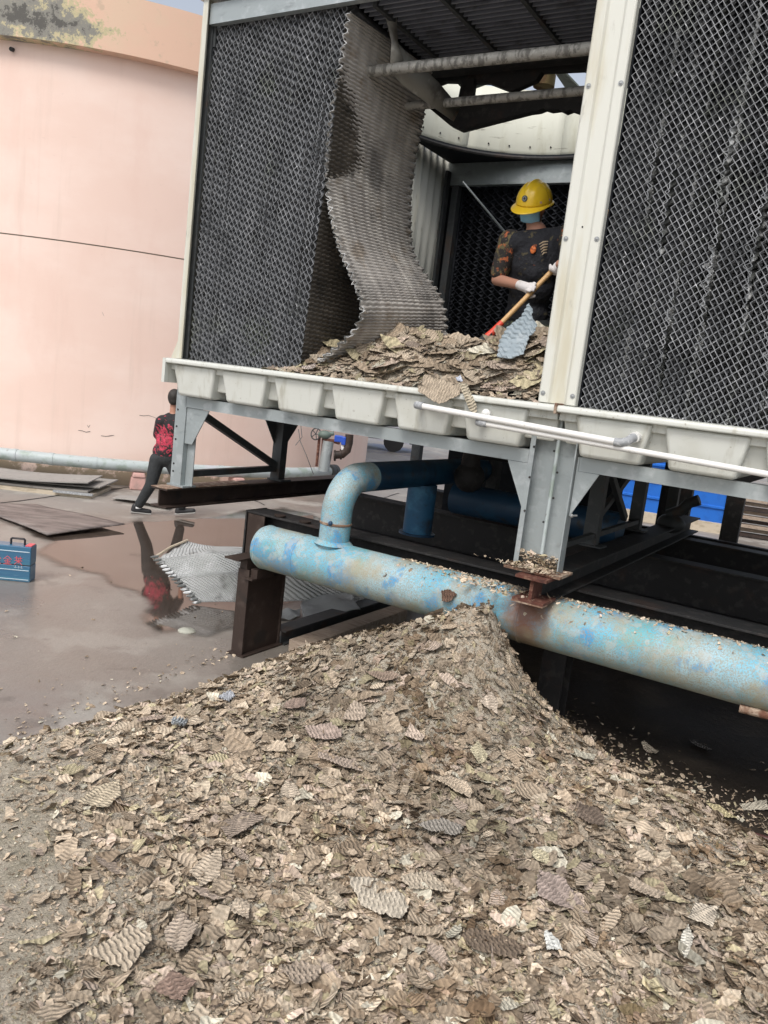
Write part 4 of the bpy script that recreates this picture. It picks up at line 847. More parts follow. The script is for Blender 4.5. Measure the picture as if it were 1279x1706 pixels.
pts = [(UR, PV, PZ+.10), (UR, PV, 1.19)]; pts += [(UR, PV+er*(1-math.cos(t)), 1.21+er*math.sin(t)) for t in [math.pi/2*i/14 for i in range(15)]]; pts += [(UR, .46, ZRUN)]
s = MB(); s.tube(pts, RR2, 32); obj('branch_elbow', s, m_pipe, bp, smooth=True)
s = MB(); s.tube([(UR, .461, ZRUN), (UR, 2.6, ZRUN)], RR2, 32); obj('branch_pipe', s, m_pipedark, bp, smooth=True)  # same blue pipe past the elbow, darkened in colour for under-tower shade
s = MB(); s.tube([(UR, PV, z) for z in (1.128, 1.133, 1.143, 1.148)], [RR2, RR2+.006, RR2+.006, RR2], 32); obj('weld_bead', s, m_rust, bp, smooth=True)
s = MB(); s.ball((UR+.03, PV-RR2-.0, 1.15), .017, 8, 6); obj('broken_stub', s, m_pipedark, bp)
s = MB(); s.tube([(UR, PV, PZ+PR-.012), (UR, PV, PZ+PR+.006), (UR, PV, PZ+PR+.015)], [RR2+.03, RR2+.012, RR2], 32); obj('saddle_weld', s, m_pipe, bp, smooth=True)
pt = thing('riser_pipe', 'dark blue vertical pipe standing behind the girder under the tower', 'pipe', (1.535, 1.30, .94))
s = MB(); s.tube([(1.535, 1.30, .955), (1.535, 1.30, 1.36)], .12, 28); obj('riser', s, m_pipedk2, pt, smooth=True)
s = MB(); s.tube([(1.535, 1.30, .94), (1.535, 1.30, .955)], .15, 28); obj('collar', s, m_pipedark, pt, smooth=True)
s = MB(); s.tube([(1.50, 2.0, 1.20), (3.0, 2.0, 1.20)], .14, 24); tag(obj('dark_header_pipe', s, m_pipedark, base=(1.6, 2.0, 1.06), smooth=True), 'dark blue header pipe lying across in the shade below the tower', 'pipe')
s = MB(); s.tube([(1.80, 1.6, 1.5), (1.80, 1.6, 1.66), (1.95, 1.7, 1.70), (2.2, 1.7, 1.70)], .09, 16); s.ball((1.8, 1.6, 1.45), .13); tag(obj('dark_valve', s, m_black, base=(1.8, 1.6, 1.3), smooth=True), 'black valve body in the gloom beside the branch pipe', 'valve')
s = MB(); a = at_z(1125, 880, .9); s.tube([at_v(1112, 858, 3.2), at_v(1135, 850, 3.2), at_v(1148, 838, 3.2), at_v(1165, 833, 3.2)], .05, 12); s.ball(at_v(1118, 872, 3.2), (.13, .1, .09)); tag(obj('bent_hose', s, m_galvd, base=(3.5, 3.2, 1.1), smooth=True), 'dark bent hose silhouetted before the blue cladding', 'hose')
a, b = at_v(742, 790, 3.3), at_v(1028, 860, 3.3); s = MB(); s.box(a[0], b[0], 3.3, 3.36, .0, 1.775); s.box(a[0]+.1, b[0], 3.18, 3.298, .0, .9); tag(obj('dark_blocker', s, m_dark, base=((a[0]+b[0])/2, 3.3, 0), bevel=.01), 'black panel added to block the gap behind the centre of the tower', 'blocking panel')  # box added to block light and the bright gap behind the tower
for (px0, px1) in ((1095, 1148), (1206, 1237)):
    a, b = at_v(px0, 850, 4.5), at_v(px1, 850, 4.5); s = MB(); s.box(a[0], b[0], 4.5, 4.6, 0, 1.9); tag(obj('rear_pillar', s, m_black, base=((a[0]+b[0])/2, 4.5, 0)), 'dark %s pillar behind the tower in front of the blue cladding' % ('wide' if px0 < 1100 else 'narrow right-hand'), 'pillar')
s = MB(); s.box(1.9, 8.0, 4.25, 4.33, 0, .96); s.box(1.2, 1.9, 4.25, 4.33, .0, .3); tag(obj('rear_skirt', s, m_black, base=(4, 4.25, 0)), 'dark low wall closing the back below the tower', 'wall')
# right: loose rusty pipe piece under the big pipe
a, b = at_v(1232, 1180, -.0), at_v(1330, 1205, -.0)
s = MB(); s.tube([a, b], .022, 12); tag(obj('rusty_tube', s, m_rust, base=a, smooth=True), 'short light rusty tube poking out below the blue pipe at right', 'tube')
a, b = at_z(1192, 1372, .05), at_z(1330, 1415, .06)
s = MB(); s.tube([tuple(a), tuple(b)], .017, 12); tag(obj('rusty_rod', s, mat('dark_red_rod', (.09, .04, .035), .45), base=tuple(a), world=True, smooth=True), 'dark red rod lying at the right foot of the pile', 'rod')

# PVC pipes in front of the basin
pv = thing('upper_plastic_pipe', 'upper white plastic pipe with two grey-glued elbows along the basin front', 'pipe', at_v(690, 672, -.2))
a, b = Vector(at_v(700, 676, -.215)), Vector(at_v(1030, 737, -.215))
s = MB(); s.tube([a, b], .0185, 16); obj('pipe_length', s, m_pvc, pv, smooth=True)
s = MB(); s.tube([a+Vector((.02, 0, 0)), a, a+Vector((-.03, .012, .001)), a+Vector((-.042, .04, .001)), a+Vector((-.042, .11, 0))], .0235, 14); obj('elbow', s, m_pvcg, pv, smooth=True)
s = MB(); s.tube([b+Vector((-.02, 0, 0)), b+Vector((.01, 0, 0)), b+Vector((.04, .012, .01)), b+Vector((.055, .04, .03)), b+Vector((.06, .09, .036))], .0235, 14); obj('elbow', s, m_pvcg, pv, smooth=True)
s = MB(); s.tube([b+Vector((.06, .062, .034)), b+Vector((.06, .075, .036)), b+Vector((.06, .12, .038))], .029, 18); obj('wall_fitting', s, m_pvc, pv, smooth=True)
pv2 = thing('lower_plastic_pipe', 'lower white plastic pipe running off to the right along the basin front', 'pipe', at_v(800, 706, -.2))
a, b = Vector(at_v(802, 705, -.20)), Vector(at_v(1400, 812, -.20))
s = MB(); s.tube([a, b], .0165, 16); obj('pipe_length', s, m_pvc, pv2, smooth=True)
s = MB(); s.tube([a+Vector((.035, 0, 0)), a+Vector((-.005, 0, 0)), a+Vector((-.028, .016, .002)), a+Vector((-.034, .08, .01))], .0215, 14); obj('elbow', s, m_pvcg, pv2, smooth=True)
s = MB(); c = at_v(812, 690, -.12); s.tube([c, (c[0], c[1]-.03, c[2]+.005)], .026, 16); s.ball((c[0], c[1]-.032, c[2]+.005), (.02, .008, .02)); tag(obj('basin_plug', s, m_pvc, base=c, smooth=True), 'small round white plug in the basin wall above the lower pipe', 'plug')

# ================================================================== DEBRIS
PK = W(2.86, -.14, 0)[:2]
EDGES = [((-1.9, 4.05), (-.98, 5.78)), ((-.98, 5.78), (.2, 5.95)), ((.2, 5.95), (1.45, 4.95)), ((1.45, 4.95), (1.95, 4.39)), ((1.95, 4.39), (2.6, 3.45)), ((2.6, 3.45), (4.2, 1.6)), ((-3.6, 2.2), (-1.9, 4.05))]
def pile_h(x, y, fine=True):
    x = np.asarray(x, float); y = np.asarray(y, float)
    d = np.full(x.shape, 9.)
    for (ax, ay), (bx, by) in EDGES:     # signed distance to the half planes (inside = camera side)
        ex, ey = bx-ax, by-ay; l = math.hypot(ex, ey); sd_ = ((x-ax)*ey-(y-ay)*ex)/l
        d = np.minimum(d, sd_)
    d = d+.25*fbm(x, y, 1.3, 5)+.10*fbm(x, y, 5, 6)
    t = np.clip(d/1.15, 0, 1); B_ = .36*(1-(1-t)**2.2)
    dx, dy = x-PK[0], y-PK[1]; r = np.hypot(dx, dy)+1e-6
    cu = (dx*UV_[0]+dy*UV_[1])/r; cv = (dx*VV_[0]+dy*VV_[1])/r
    left = np.clip(.955-.49*r, 0, 2); right = .955*np.exp(-((r/.56)**1.0))+.0
    front = .955*np.exp(-(r/1.25)**1.05); back = .955*np.exp(-(r/.30)**1.4)
    wl = np.clip(-cu, 0, 1)**1.5; wr = np.clip(cu, 0, 1)**1.3; wf = np.clip(-cv, 0, 1)**1.5; wb = np.clip(cv, 0, 1)**1.5; s_ = wl+wr+wf+wb
    C_ = (left*wl+right*wr+front*wf+back*wb)/s_
    edge = np.clip(d/.22, 0, 1)
    k = 22.; h = np.log(np.exp(k*B_)+np.exp(k*C_*edge))/k
    h = np.where(d > -.02, h-math.log(2)/k, -.03)
    h = h+np.where(d > .05, .045*fbm(x, y, 3., 1)+.02*fbm(x, y, 11., 2), 0)
    if fine: h = h+np.where(d > .05, .012*fbm(x, y, 40., 3), 0)
    return h
pile = thing('debris_pile', 'big heap of beige scaled film flakes spilled below the opened tower', 'debris pile', (float(PK[0]), float(PK[1])-1, 0), world=True)
def np_mesh(name, V, F, mats, smooth=False):
    me = bpy.data.meshes.new(name); V = np.asarray(V, np.float32); F = np.asarray(F, np.int32); k = F.shape[1]
    me.vertices.add(len(V)); me.vertices.foreach_set('co', V.ravel()); me.loops.add(F.size); me.loops.foreach_set('vertex_index', F.ravel())
    me.polygons.add(len(F)); me.polygons.foreach_set('loop_start', np.arange(0, F.size, k, dtype=np.int32)); me.polygons.foreach_set('use_smooth', np.full(len(F), smooth))
    me.update(calc_edges=True)
    for mt in mats: me.materials.append(mt)
    return me
def link(name, me, parent=None, loc_=None, rot=None, kind=None):
    o = bpy.data.objects.new(name, me); COL.objects.link(o)
    if parent: o.parent = parent
    if loc_ is not None: o.location = loc_
    if rot is not None: o.rotation_euler = rot
    if kind: o['kind'] = kind
    return o
st = .022; xs = np.arange(-3.7, 4.2, st); ys = np.arange(.6, 6.3, st); XX, YY = np.meshgrid(xs, ys); ZZ = pile_h(XX, YY)
V = np.c_[XX.ravel()-pile.location.x, YY.ravel()-pile.location.y, ZZ.ravel()]; nx, ny = len(xs), len(ys); idx = np.arange(nx*ny).reshape(ny, nx)
F = np.c_[idx[:-1, :-1].ravel(), idx[:-1, 1:].ravel(), idx[1:, 1:].ravel(), idx[1:, :-1].ravel()]
F = F[(ZZ.ravel()[F] > -.02).any(1)]
link('fines', np_mesh('fines', V, F, [m_mound], True), pile)['kind'] = 'stuff'

TINTS = np.array([(.47, .40, .31), (.40, .335, .255), (.34, .28, .21), (.54, .47, .37), (.44, .40, .27), (.28, .225, .165), (.50, .42, .35), (.60, .54, .45), (.41, .36, .28), (.20, .155, .11)])
TINTS = np.minimum(TINTS*np.array([1.33, 1.27, 1.22]), .74)
TW = np.array([.2, .18, .13, .13, .08, .09, .08, .04, .04, .03]); TW = TW/TW.sum()
def flakes_mesh(name, P, N, size, tint, K=7, mats=None, bend=.25, along=(0, 0, 0)):
    """P positions, N normals, one bent ragged polygon per entry, all joined"""
    n = len(P); rg = np.random.default_rng(n)
    t = rg.normal(size=(n, 3))+np.array(along); t -= (t*N).sum(1)[:, None]*N; t /= np.linalg.norm(t, axis=1)[:, None]; b = np.cross(N, t)
    asp = rg.uniform(.26, .85, n)*1.0; ang = (np.arange(K)[None, :]+rg.uniform(-.35, .35, (n, K)))*2*np.pi/K
    rad = size[:, None]*rg.uniform(.55, 1.1, (n, K))*.5
    x = rad*np.cos(ang); y = rad*np.sin(ang)*asp[:, None]; cur = rg.uniform(-bend, bend, n)/np.maximum(size, 1e-4)
    z = cur[:, None]*(x**2)*4*.5+rg.normal(0, .05, (n, K))*size[:, None]
    R_ = P[:, None, :]+x[..., None]*t[:, None, :]+y[..., None]*b[:, None, :]+z[..., None]*N[:, None, :]
    V = np.concatenate([P[:, None, :]+0*N[:, None, :], R_], 1).reshape(-1, 3)
    base = (np.arange(n)*(K+1))[:, None]; k = np.arange(K)[None, :]
    F = np.stack([np.broadcast_to(base, (n, K)), base+1+k, base+1+(k+1) % K], -1).reshape(-1, 3)
    me = np_mesh(name, V, F, mats or [m_bits])
    ca = me.color_attributes.new('tint', 'FLOAT_COLOR', 'POINT'); c = np.repeat(tint, K+1, 0); ca.data.foreach_set('color', np.c_[c, np.ones(len(c))].astype(np.float32).ravel())
    ul = me.uv_layers.new(name='UVMap'); uvv = np.concatenate([np.zeros((n, 1, 2)), np.stack([x, y], -1)], 1).reshape(-1, 2)+rg.uniform(0, 1, (n, 1, 2)).repeat(K+1, 1).reshape(-1, 2)
    ul.data.foreach_set('uv', uvv[F.ravel()].astype(np.float32).ravel())
    return me
def scatter(n, hf, xr, yr, wf, rng):
    out = []; got = 0
    while got < n:
        x = rng.uniform(*xr, n); y = rng.uniform(*yr, n); m_ = rng.random(n) < wf(x, y); out.append(np.c_[x, y][m_]); got += m_.sum()
    q = np.concatenate(out)[:n]; e = .012; h = hf(q[:, 0], q[:, 1]); hx = hf(q[:, 0]+e, q[:, 1]); hy = hf(q[:, 0], q[:, 1]+e)
    N = np.c_[-(hx-h)/e, -(hy-h)/e, np.ones(n)]; N /= np.linalg.norm(N, axis=1)[:, None]; return q, h, N
hs_ = lambda x, y: pile_h(x, y, False)
def inview(x, y):      # thin out towards the parts of the heap that show small
    r = np.hypot(x, y); a = np.arctan2(x, y); return np.clip((2.3/np.maximum(r, 1.6))**1.3, 0, 1)*(np.abs(a) < .85)
def tints(n, rng, p=None, dark=0):
    c = TINTS[rng.choice(len(TINTS), n, p=TW)]*rng.uniform(.75, 1.15, (n, 1)); return c
def coarse_w(x, y):   # flakes gather on the crest and right side, the front-left is powdery
    c = np.clip((x+.43*(y-1.95)+1.0)/.9, .06, 1)**1.2*np.clip(1.15+1.6*fbm(x, y, 1.6, 11), .25, 1); return np.clip(c, 0, 1)
def pile_bits(n, smin, smax, name, tilt, lift, pw=2.2, wf=None):
    rg = np.random.default_rng(n+1)
    ww = lambda x, y: inview(x, y)*(hs_(x, y) > -.01)*(wf(x, y) if wf else 1)
    q, h, N = scatter(n, hs_, (-3.2, 3.4), (1.3, 6.0), ww, rg)
    N = N+rg.normal(0, tilt, (n, 3)); N /= np.linalg.norm(N, axis=1)[:, None]; N[N[:, 2] < 0] *= -1
    size = smin+(smax-smin)*rg.random(n)**pw
    P = np.c_[q[:, 0]-pile.location.x, q[:, 1]-pile.location.y, h+rg.uniform(-.3, 1, n)*lift]
    c = tints(n, rg); low = rg.random(n) < .25; c[low] *= .72
    # darker damp zones with a shape of their own
    zone = np.clip((fbm(q[:, 0], q[:, 1], 1.4, 21)-.02)*6, 0, 1); c *= (1-.38*zone)[:, None]; z2 = np.clip((fbm(q[:, 0], q[:, 1], 6, 31)-.08)*7, 0, 1)*np.clip(q[:, 0]+.6, 0, 1); c = c*(1-.5*z2[:, None]*np.array([[.85, 1, 1.15]]))
    return link(name, flakes_mesh(name, P, N, size, c, K=6 if smax < .03 else 9, along=(.5, .25, 0), mats=[m_bits if smax < .06 else m_bitsbig]), pile, kind='stuff')
pile_bits(90000, .005, .022, 'crumbs', .42, .008, 1.4, lambda x, y: np.clip((x+1.7-.15*(y-2))/1.2, .5, 1))
pile_bits(34000, .020, .062, 'small_flakes', .40, .018, 1.8, coarse_w)
pile_bits(8500, .05, .13, 'medium_flakes', .30, .026, 1.6, coarse_w)

# ragged pressed-film pieces: polar mesh with a torn outline and real ripples
def torn_piece(name, L_, Wd, seed, amp=.0045, wave=.0185, rows=.034, curl=.02, segs=46, rings=10, mt=None, holes=False):
    rg = np.random.default_rng(seed); th = np.linspace(0, 2*np.pi, segs, endpoint=False)
    px_, py_ = rg.uniform(.75, 1.2, 6), rg.uniform(0, 6.28, 6)
    nc = int(rg.integers(4, 8)); ca = (np.arange(nc)+rg.uniform(-.30, .30, nc))*2*np.pi/nc; cr_ = rg.uniform(.75, 1.30, nc); cp = np.c_[cr_*np.cos(ca), cr_*np.sin(ca)]
    rad = np.zeros(segs)
    for i in range(nc):      # distance to the straight torn edges
        p, q = cp[i], cp[(i+1) % nc]; d0 = (th-ca[i]) % (2*np.pi); dd_ = (ca[(i+1) % nc]-ca[i]) % (2*np.pi); k_ = d0 < dd_
        nn_ = np.array([q[1]-p[1], p[0]-q[0]]); rad[k_] = (nn_@p)/(nn_[0]*np.cos(th[k_])+nn_[1]*np.sin(th[k_]))
    rad = np.clip(rad, .3, 1.35)*(1+rg.uniform(-.04, .04, segs)+.05*np.sin(th*rg.integers(7, 12)+1)*rg.random(segs)); rad[rg.integers(0, segs, 2)] *= .8
    vs = [(0, 0)]
    for r in range(1, rings+1):
        a = r/rings; vs += list(zip(a*rad*np.cos(th)*L_/2, a*rad*np.sin(th)*Wd/2))
    vs = np.array(vs); x, y = vs[:, 0], vs[:, 1]
    rr = np.sin(2*np.pi*y/rows); z = amp*np.sin(2*np.pi*x/wave+1.5*np.sign(rr)*np.abs(rr)**.5+y*(30 if wave < .1 else 0))*(1+.5*np.sin(2*np.pi*y/rows*2))
    z += curl*(x/(L_/2))**2*rg.uniform(-.4, 1)+curl*(y/(Wd/2))**2*rg.uniform(-.4, .8)+.01*(vnoise(x, y, 14, seed)-.5)
    V = np.c_[x, y, z]; F3 = [(0, 1+i, 1+(i+1) % segs) for i in range(segs)]; F4 = []
    for r in range(rings-1):
        for i in range(segs):
            a = 1+r*segs+i; b = 1+r*segs+(i+1) % segs; F4.append((a, a+segs, b+segs, b))
    if holes:
        kill = set(rg.integers(0, len(F4), 7).tolist()); F4 = [f for i, f in enumerate(F4) if i not in kill]
    me = bpy.data.meshes.new(name); me.from_pydata(V.tolist(), [], F3+F4); me.polygons.foreach_set('use_smooth', [True]*len(me.polygons)); me.materials.append(mt or m_flakebig)
    ul = me.uv_layers.new(name='UVMap'); li = np.empty(len(me.loops), int); me.loops.foreach_get('vertex_index', li); k_ = .13 if L_ >= .9 else 1.
    ul.data.foreach_set('uv', ((V[li, :2]*k_)+rg.uniform(0, 1, 2)).astype(np.float32).ravel())
    return me
protos = [torn_piece('flake', 1., rg_, i, amp=.010, wave=.19, rows=.40, curl=.12, segs=44, rings=11) for i, rg_ in enumerate(np.linspace(.38, .85, 18))]
rg = np.random.default_rng(77)
def normal_at(hf, x, y, e=.05):
    h = float(hf(x, y)); return h, Vector((-(float(hf(x+e, y))-h)/e, -(float(hf(x, y+e))-h)/e, 1)).normalized()
def pose(o, hf, x, y, lift, tilt, spin, size, rnd, off=(0, 0, 0)):
    h, N = normal_at(hf, x, y); N = (N+Vector((rnd.uniform(-tilt, tilt), rnd.uniform(-tilt, tilt), 0))).normalized()
    q = N.to_track_quat('Z', 'Y'); o.rotation_euler = (q.to_matrix() @ Matrix.Rotation(spin, 3, 'Z')).to_euler(); o.location = Vector((x, y, h+lift))-Vector(off)
    if size: o.scale = (size, size, size*rnd.uniform(.8, 1.1))
rnd = random.Random(5); hp = lambda x, y: pile_h(x, y, False); cnt = 0
while cnt < 298:
    a = rnd.uniform(-.60, .60); r = 1.7+3.2*rnd.random(); x, y = r*math.sin(a), r*math.cos(a)
    if float(hp(x, y)) < .03 or rnd.random() > float(coarse_w(x, y)): continue
    o = bpy.data.objects.new('flake', protos[rnd.randrange(18)]); COL.objects.link(o); o.parent = pile
    pose(o, hp, x, y, rnd.uniform(.008, .024), .34, rnd.uniform(0, 6.28), rnd.uniform(.07, .17)*(1.15 if r > 3 else .95), rnd, pile.location)
    c = TINTS[rg.choice(len(TINTS), p=TW)]*rnd.uniform(.75, 1.2); o.color = (*c, 1); cnt += 1

def pile_hit(px, py, hf=hp):
    r = ray(px, py); t = 1.2
    for i in range(900):
        p = CAMP+t*r
        if p[2] <= float(hf(p[0], p[1])): return p
        t += .008
    return CAMP+t*r
GF = 'torn film pieces picked out on the debris pile'
# (pixel, length m, width m, spin deg, colour, label)
big = [((172, 1336), .17, .11, 20, (.47, .41, .30), 'pale ribbed diamond-shaped flake on the powdery left slope'),
 ((400, 1390), .24, .15, 35, (.30, .25, .20), 'large grey-brown ribbed flake with small holes left of centre'),
 ((345, 1462), .17, .09, 40, (.50, .43, .33), 'beige ribbed flake just below the large holed grey-brown one'),
 ((215, 1602), .20, .14, 25, (.44, .38, .29), 'large rectangular ribbed flake near the lower left corner'),
 ((298, 1575), .15, .085, 5, (.40, .34, .27), 'ribbed flake touching the right side of the lower left rectangular one'),
 ((288, 1662), .10, .10, 70, (.26, .19, .15), 'plain brown flake near the bottom edge at left'),
 ((402, 1530), .11, .085, 20, (.50, .43, .33), 'small ribbed beige flake above the lower left pair'),
 ((630, 1510), .19, .17, 80, (.55, .50, .40), 'upright pale yellowish flake with a bright ribbed tip near the bottom centre'),
 ((815, 1182), .12, .10, 80, (.52, .45, .36), 'pale ribbed flake standing out high on the heap under the pipe'),
 ((797, 1266), .15, .08, 55, (.50, .46, .32), 'yellowish narrow flake below the pale one on the heap'),
 ((757, 1320), .18, .10, -5, (.52, .44, .33), 'wide beige flake with horizontal ridges in the middle of the heap'),
 ((735, 1390), .15, .11, 15, (.31, .29, .25), 'grey ribbed flake just below the wide beige one'),
 ((540, 1232), .18, .13, 35, (.38, .31, .26), 'brownish deeply ribbed flake left of the crest'),
 ((562, 1280), .17, .12, 30, (.43, .36, .29), 'ribbed flake overlapped by the brownish one left of the crest'),
 ((490, 1180), .14, .12, 10, (.27, .21, .17), 'dark brown ribbed flake on the upper left slope'),
 ((592, 1200), .11, .13, 10, (.39, .33, .26), 'rounded grey-beige flake near the upper left slope'),
 ((630, 1135), .22, .08, 25, (.28, .22, .17), 'long dark brown flake below the crest'),
 ((925, 1503), .20, .13, -15, (.35, .29, .25), 'large mauve-brown ragged flake at the lower right'),
 ((820, 1585), .18, .12, 15, (.19, .15, .11), 'dark brown ribbed flake at the bottom right of centre'),
 ((985, 1372), .12, .13, 80, (.17, .135, .105), 'nearly black ribbed flake right of the middle'),
 ((898, 1440), .09, .07, 80, (.52, .48, .33), 'little yellowish upright ribbed flake right of the grey one'),
 ((250, 1207), .20, .08, 5, (.37, .30, .24), 'flat mauve-brown flake near the upper left edge of the heap'),
 ((1060, 1490), .19, .10, -35, (.46, .39, .30), 'beige long flake sliding down the lower right slope'),
 ((690, 1235), .10, .10, 10, (.50, .42, .34), 'light flake in the middle of the upper heap'),
 ((480, 1330), .14, .07, 15, (.46, .40, .31), 'flat sandy flake between the left and middle groups'),
 ((700, 1480), .19, .14, 15, (.49, .43, .33), 'pale flake with a shadowed lower rim above the bottom centre'),
 ((1170, 1540), .16, .10, -20, (.50, .45, .36), 'pale cracked flake near the lower right edge'),
 ((500, 1640), .13, .10, 15, (.38, .32, .25), 'grey-beige flake at the bottom edge left of centre'),
 ((915, 1580), .09, .05, 20, (.72, .69, .62), 'small almost white flake at the bottom right'),
 ((1140, 1582), .15, .035, -15, (.68, .63, .54), 'thin white strip lying near the bottom right'),
 ((1205, 1357), .15, .10, -20, (.49, .44, .27), 'mustard-coloured flake beside the dark red rod'),
 ((1255, 1345), .22, .14, -40, (.50, .47, .38), 'large pale flake at the far right above the dark red rod'),
 ((300, 1215), .10, .09, 30, (.42, .46, .47), 'small crumpled bluish-white scrap on the upper left slope'),
 ((380, 1168), .13, .08, 20, (.42, .45, .48), 'larger crumpled bluish-white scrap on the upper left slope'),
 ((160, 1200), .10, .035, 20, (.52, .46, .36), 'thin splinter on the powdery left edge of the heap'),
 ((1165, 1246), .13, .07, 0, (.14, .135, .125), 'dark soaked flake lying on the black wet ground at right'),
 ((1080, 1250), .11, .07, -25, (.45, .40, .31), 'pale leaf-shaped flake at the right foot of the heap')]
for i, (q, l, w, sp, c, lb) in enumerate(big):
    p = pile_hit(*q, hf=(lambda x, y: np.maximum(pile_h(x, y, False), .004)))
    l *= 1.15; w *= 1.15; me = torn_piece('torn_flake', l, w, 100+i, amp=.0022 if 'crumpled' not in lb else .009, curl=.012, holes=('holes' in lb), segs=84, rings=22)
    o = bpy.data.objects.new('torn_flake', me); COL.objects.link(o)
    pose(o, lambda x, y: np.maximum(pile_h(x, y, False), .004), p[0], p[1], .036 if p[2] > .05 else .014, .12, R(sp-7), None, rnd); o.color = (*[min(.8, k_*g_) for k_, g_ in zip(c, (1.24, 1.20, 1.20))], 1)
    md = o.modifiers.new('solid', 'SOLIDIFY'); md.thickness = .0022
    tag(o, lb, 'flake', GF)
# dark rust-brown piece leaning on the blue pipe
def lean(name, q, v, l, w, rot, col_, label, seed, cat='flake', amp=.0045):
    c = at_v(*q, v); me = torn_piece(name, l, w, seed, amp=amp*.4, curl=.015, segs=84, rings=22); o = bpy.data.objects.new(name, me); COL.objects.link(o)
    o.location = W(*c); o.rotation_euler = rot; o.color = (*[min(.8, k_*1.2) for k_ in col_], 1); md = o.modifiers.new('solid', 'SOLIDIFY'); md.thickness = .0022; return tag(o, label, cat)
lean('torn_flake', (745, 992), -.07, .15, .10, (R(62), R(-20), ROT), (.14, .085, .06), 'rust-brown flake leaning on the blue pipe above the heap crest', 301)
# crumbs that cling to the crown of the blue pipe, the column foot and the ground
def bits_on(pts, N, smin, smax, label, name, parent=None, seed=1, dark=1.):
    rg = np.random.default_rng(seed); n = len(pts); N = N+rg.normal(0, .35, (n, 3)); N /= np.linalg.norm(N, axis=1)[:, None]
    P = np.array(pts); me = flakes_mesh(name, P, N, smin+(smax-smin)*rg.random(n)**1.8, tints(n, rg)*dark, K=7)
    return link(name, me, parent, kind='stuff')
rg = np.random.default_rng(4); pts = []; nn = []
for i in range(1900):
    uu = rg.uniform(2.1, 5.5) if rg.random() < .75 else rg.uniform(2.3, 3.4); t = rg.normal(.18, .30) if rg.random() < .8 else rg.normal(-.1, .5); q = W(uu, PV+PR*math.sin(t), PZ+PR*math.cos(t)+.004); pts.append(q); nn.append(VV_*math.sin(t)+np.array([0, 0, math.cos(t)]))
bits_on(pts, np.array(nn), .006, .042, '', 'pipe_crumbs', seed=2)['label'] = 'crumbs of scale lying along the crown of the blue pipe'
bpy.data.objects['pipe_crumbs']['category'] = 'crumbs'
pts = [W(rg.uniform(2.94, 3.2), rg.uniform(-.03, .04), ZB+.005+rg.random()**1.3*.085) for i in range(420)]+[W(rg.normal(3.05, .09), rg.uniform(-.14, -.02), ZB+.004+rg.random()*.02) for i in range(260)]
pts += [W(rg.normal(2.85, .15), rg.uniform(-.16, .02), 1.01+rg.random()*.02) for i in range(200)]
bits_on(pts, np.tile([0, 0, 1.], (len(pts), 1)), .012, .06, '', 'column_crumbs', seed=3); o = bpy.data.objects['column_crumbs']; o['label'] = 'tuft of flakes caught at the foot of the centre column'; o['category'] = 'crumbs'
pts = []
for i in range(1500):
    x = rg.uniform(1.0, 2.9); k = rg.exponential(.16); x0_, y0_ = 1.45+(x-1.45)*1, 4.95-(x-1.45)*1.1; pts.append((x0_+k*.7, y0_+k*.6, .008+rg.random()*.006))
for i in range(350):
    y = rg.uniform(3.2, 6); k = rg.exponential(.12); xx_ = -1.9+(y-4.05)*.53; pts.append((xx_-k, y, .008))
for i in range(90): pts.append((rg.uniform(-3.4, -1), rg.uniform(4, 8), .008))
bits_on(pts, np.tile([0, 0, 1.], (len(pts), 1)), .006, .05, '', 'scattered_crumbs', seed=5, dark=.9); o = bpy.data.objects['scattered_crumbs']; o['label'] = 'loose crumbs strewn on the ground round the heap'; o['category'] = 'crumbs'
# debris heap inside the basin
def bas_h(uu, vv):
    top = np.interp(uu, [.85, 1.16, 1.56, 2.05, 2.44, 2.75, 3.0], [.03, .19, .33, .33, .33, .42, .42]); t = np.clip((vv+.03)/.42, 0, 1)
    return 2.125+top*(1-(1-t)**1.8)*np.clip(1.0-np.clip(vv-.5, 0, 9)*.35, .3, 1)+.05*fbm(uu, vv, 5, 3)
bh = thing('basin_debris', 'heap of stacked beige flakes inside the basin at the open bay', 'debris pile', (2.0, .3, 2.0))
us = np.arange(.9, 2.96, .03); vs_ = np.arange(.0, 1.3, .03); UU, VVV = np.meshgrid(us, vs_); V = np.c_[UU.ravel()-2.0, VVV.ravel()-.3, bas_h(UU, VVV).ravel()-2.0]; idx = np.arange(UU.size).reshape(UU.shape)
F = np.c_[idx[:-1, :-1].ravel(), idx[:-1, 1:].ravel(), idx[1:, 1:].ravel(), idx[1:, :-1].ravel()]; link('fines', np_mesh('fines', V, F, [m_mound], True), bh)['kind'] = 'stuff'
n = 6500; rg = np.random.default_rng(9); uu, vv = rg.uniform(.88, 2.94, n), -.10+rg.random(n)**1.4*1.2; N = np.c_[rg.normal(.0, .3, n), -.55+rg.normal(0, .35, n), np.ones(n)]; N /= np.linalg.norm(N, axis=1)[:, None]
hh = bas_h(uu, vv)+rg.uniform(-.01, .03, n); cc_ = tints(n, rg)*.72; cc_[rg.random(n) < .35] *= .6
m_ = (vv > -.01) | (rg.random(n) < .25)
link('small_flakes', flakes_mesh('small_flakes', np.c_[uu-2., vv-.3, np.maximum(hh, 2.14)-2.][m_], N[m_], (.02+.11*rg.random(n)**2.)[m_], cc_[m_], K=9, along=(2.2, 0, 0), mats=[m_bitsbig]), bh, kind='stuff')
def LA(N_):    # spin that lays a flake's long side along the front
    M3 = N_.to_track_quat('Z', 'Y').to_matrix(); v_ = M3.transposed() @ Vector((1, 0, 0)); return math.atan2(v_.y, v_.x)
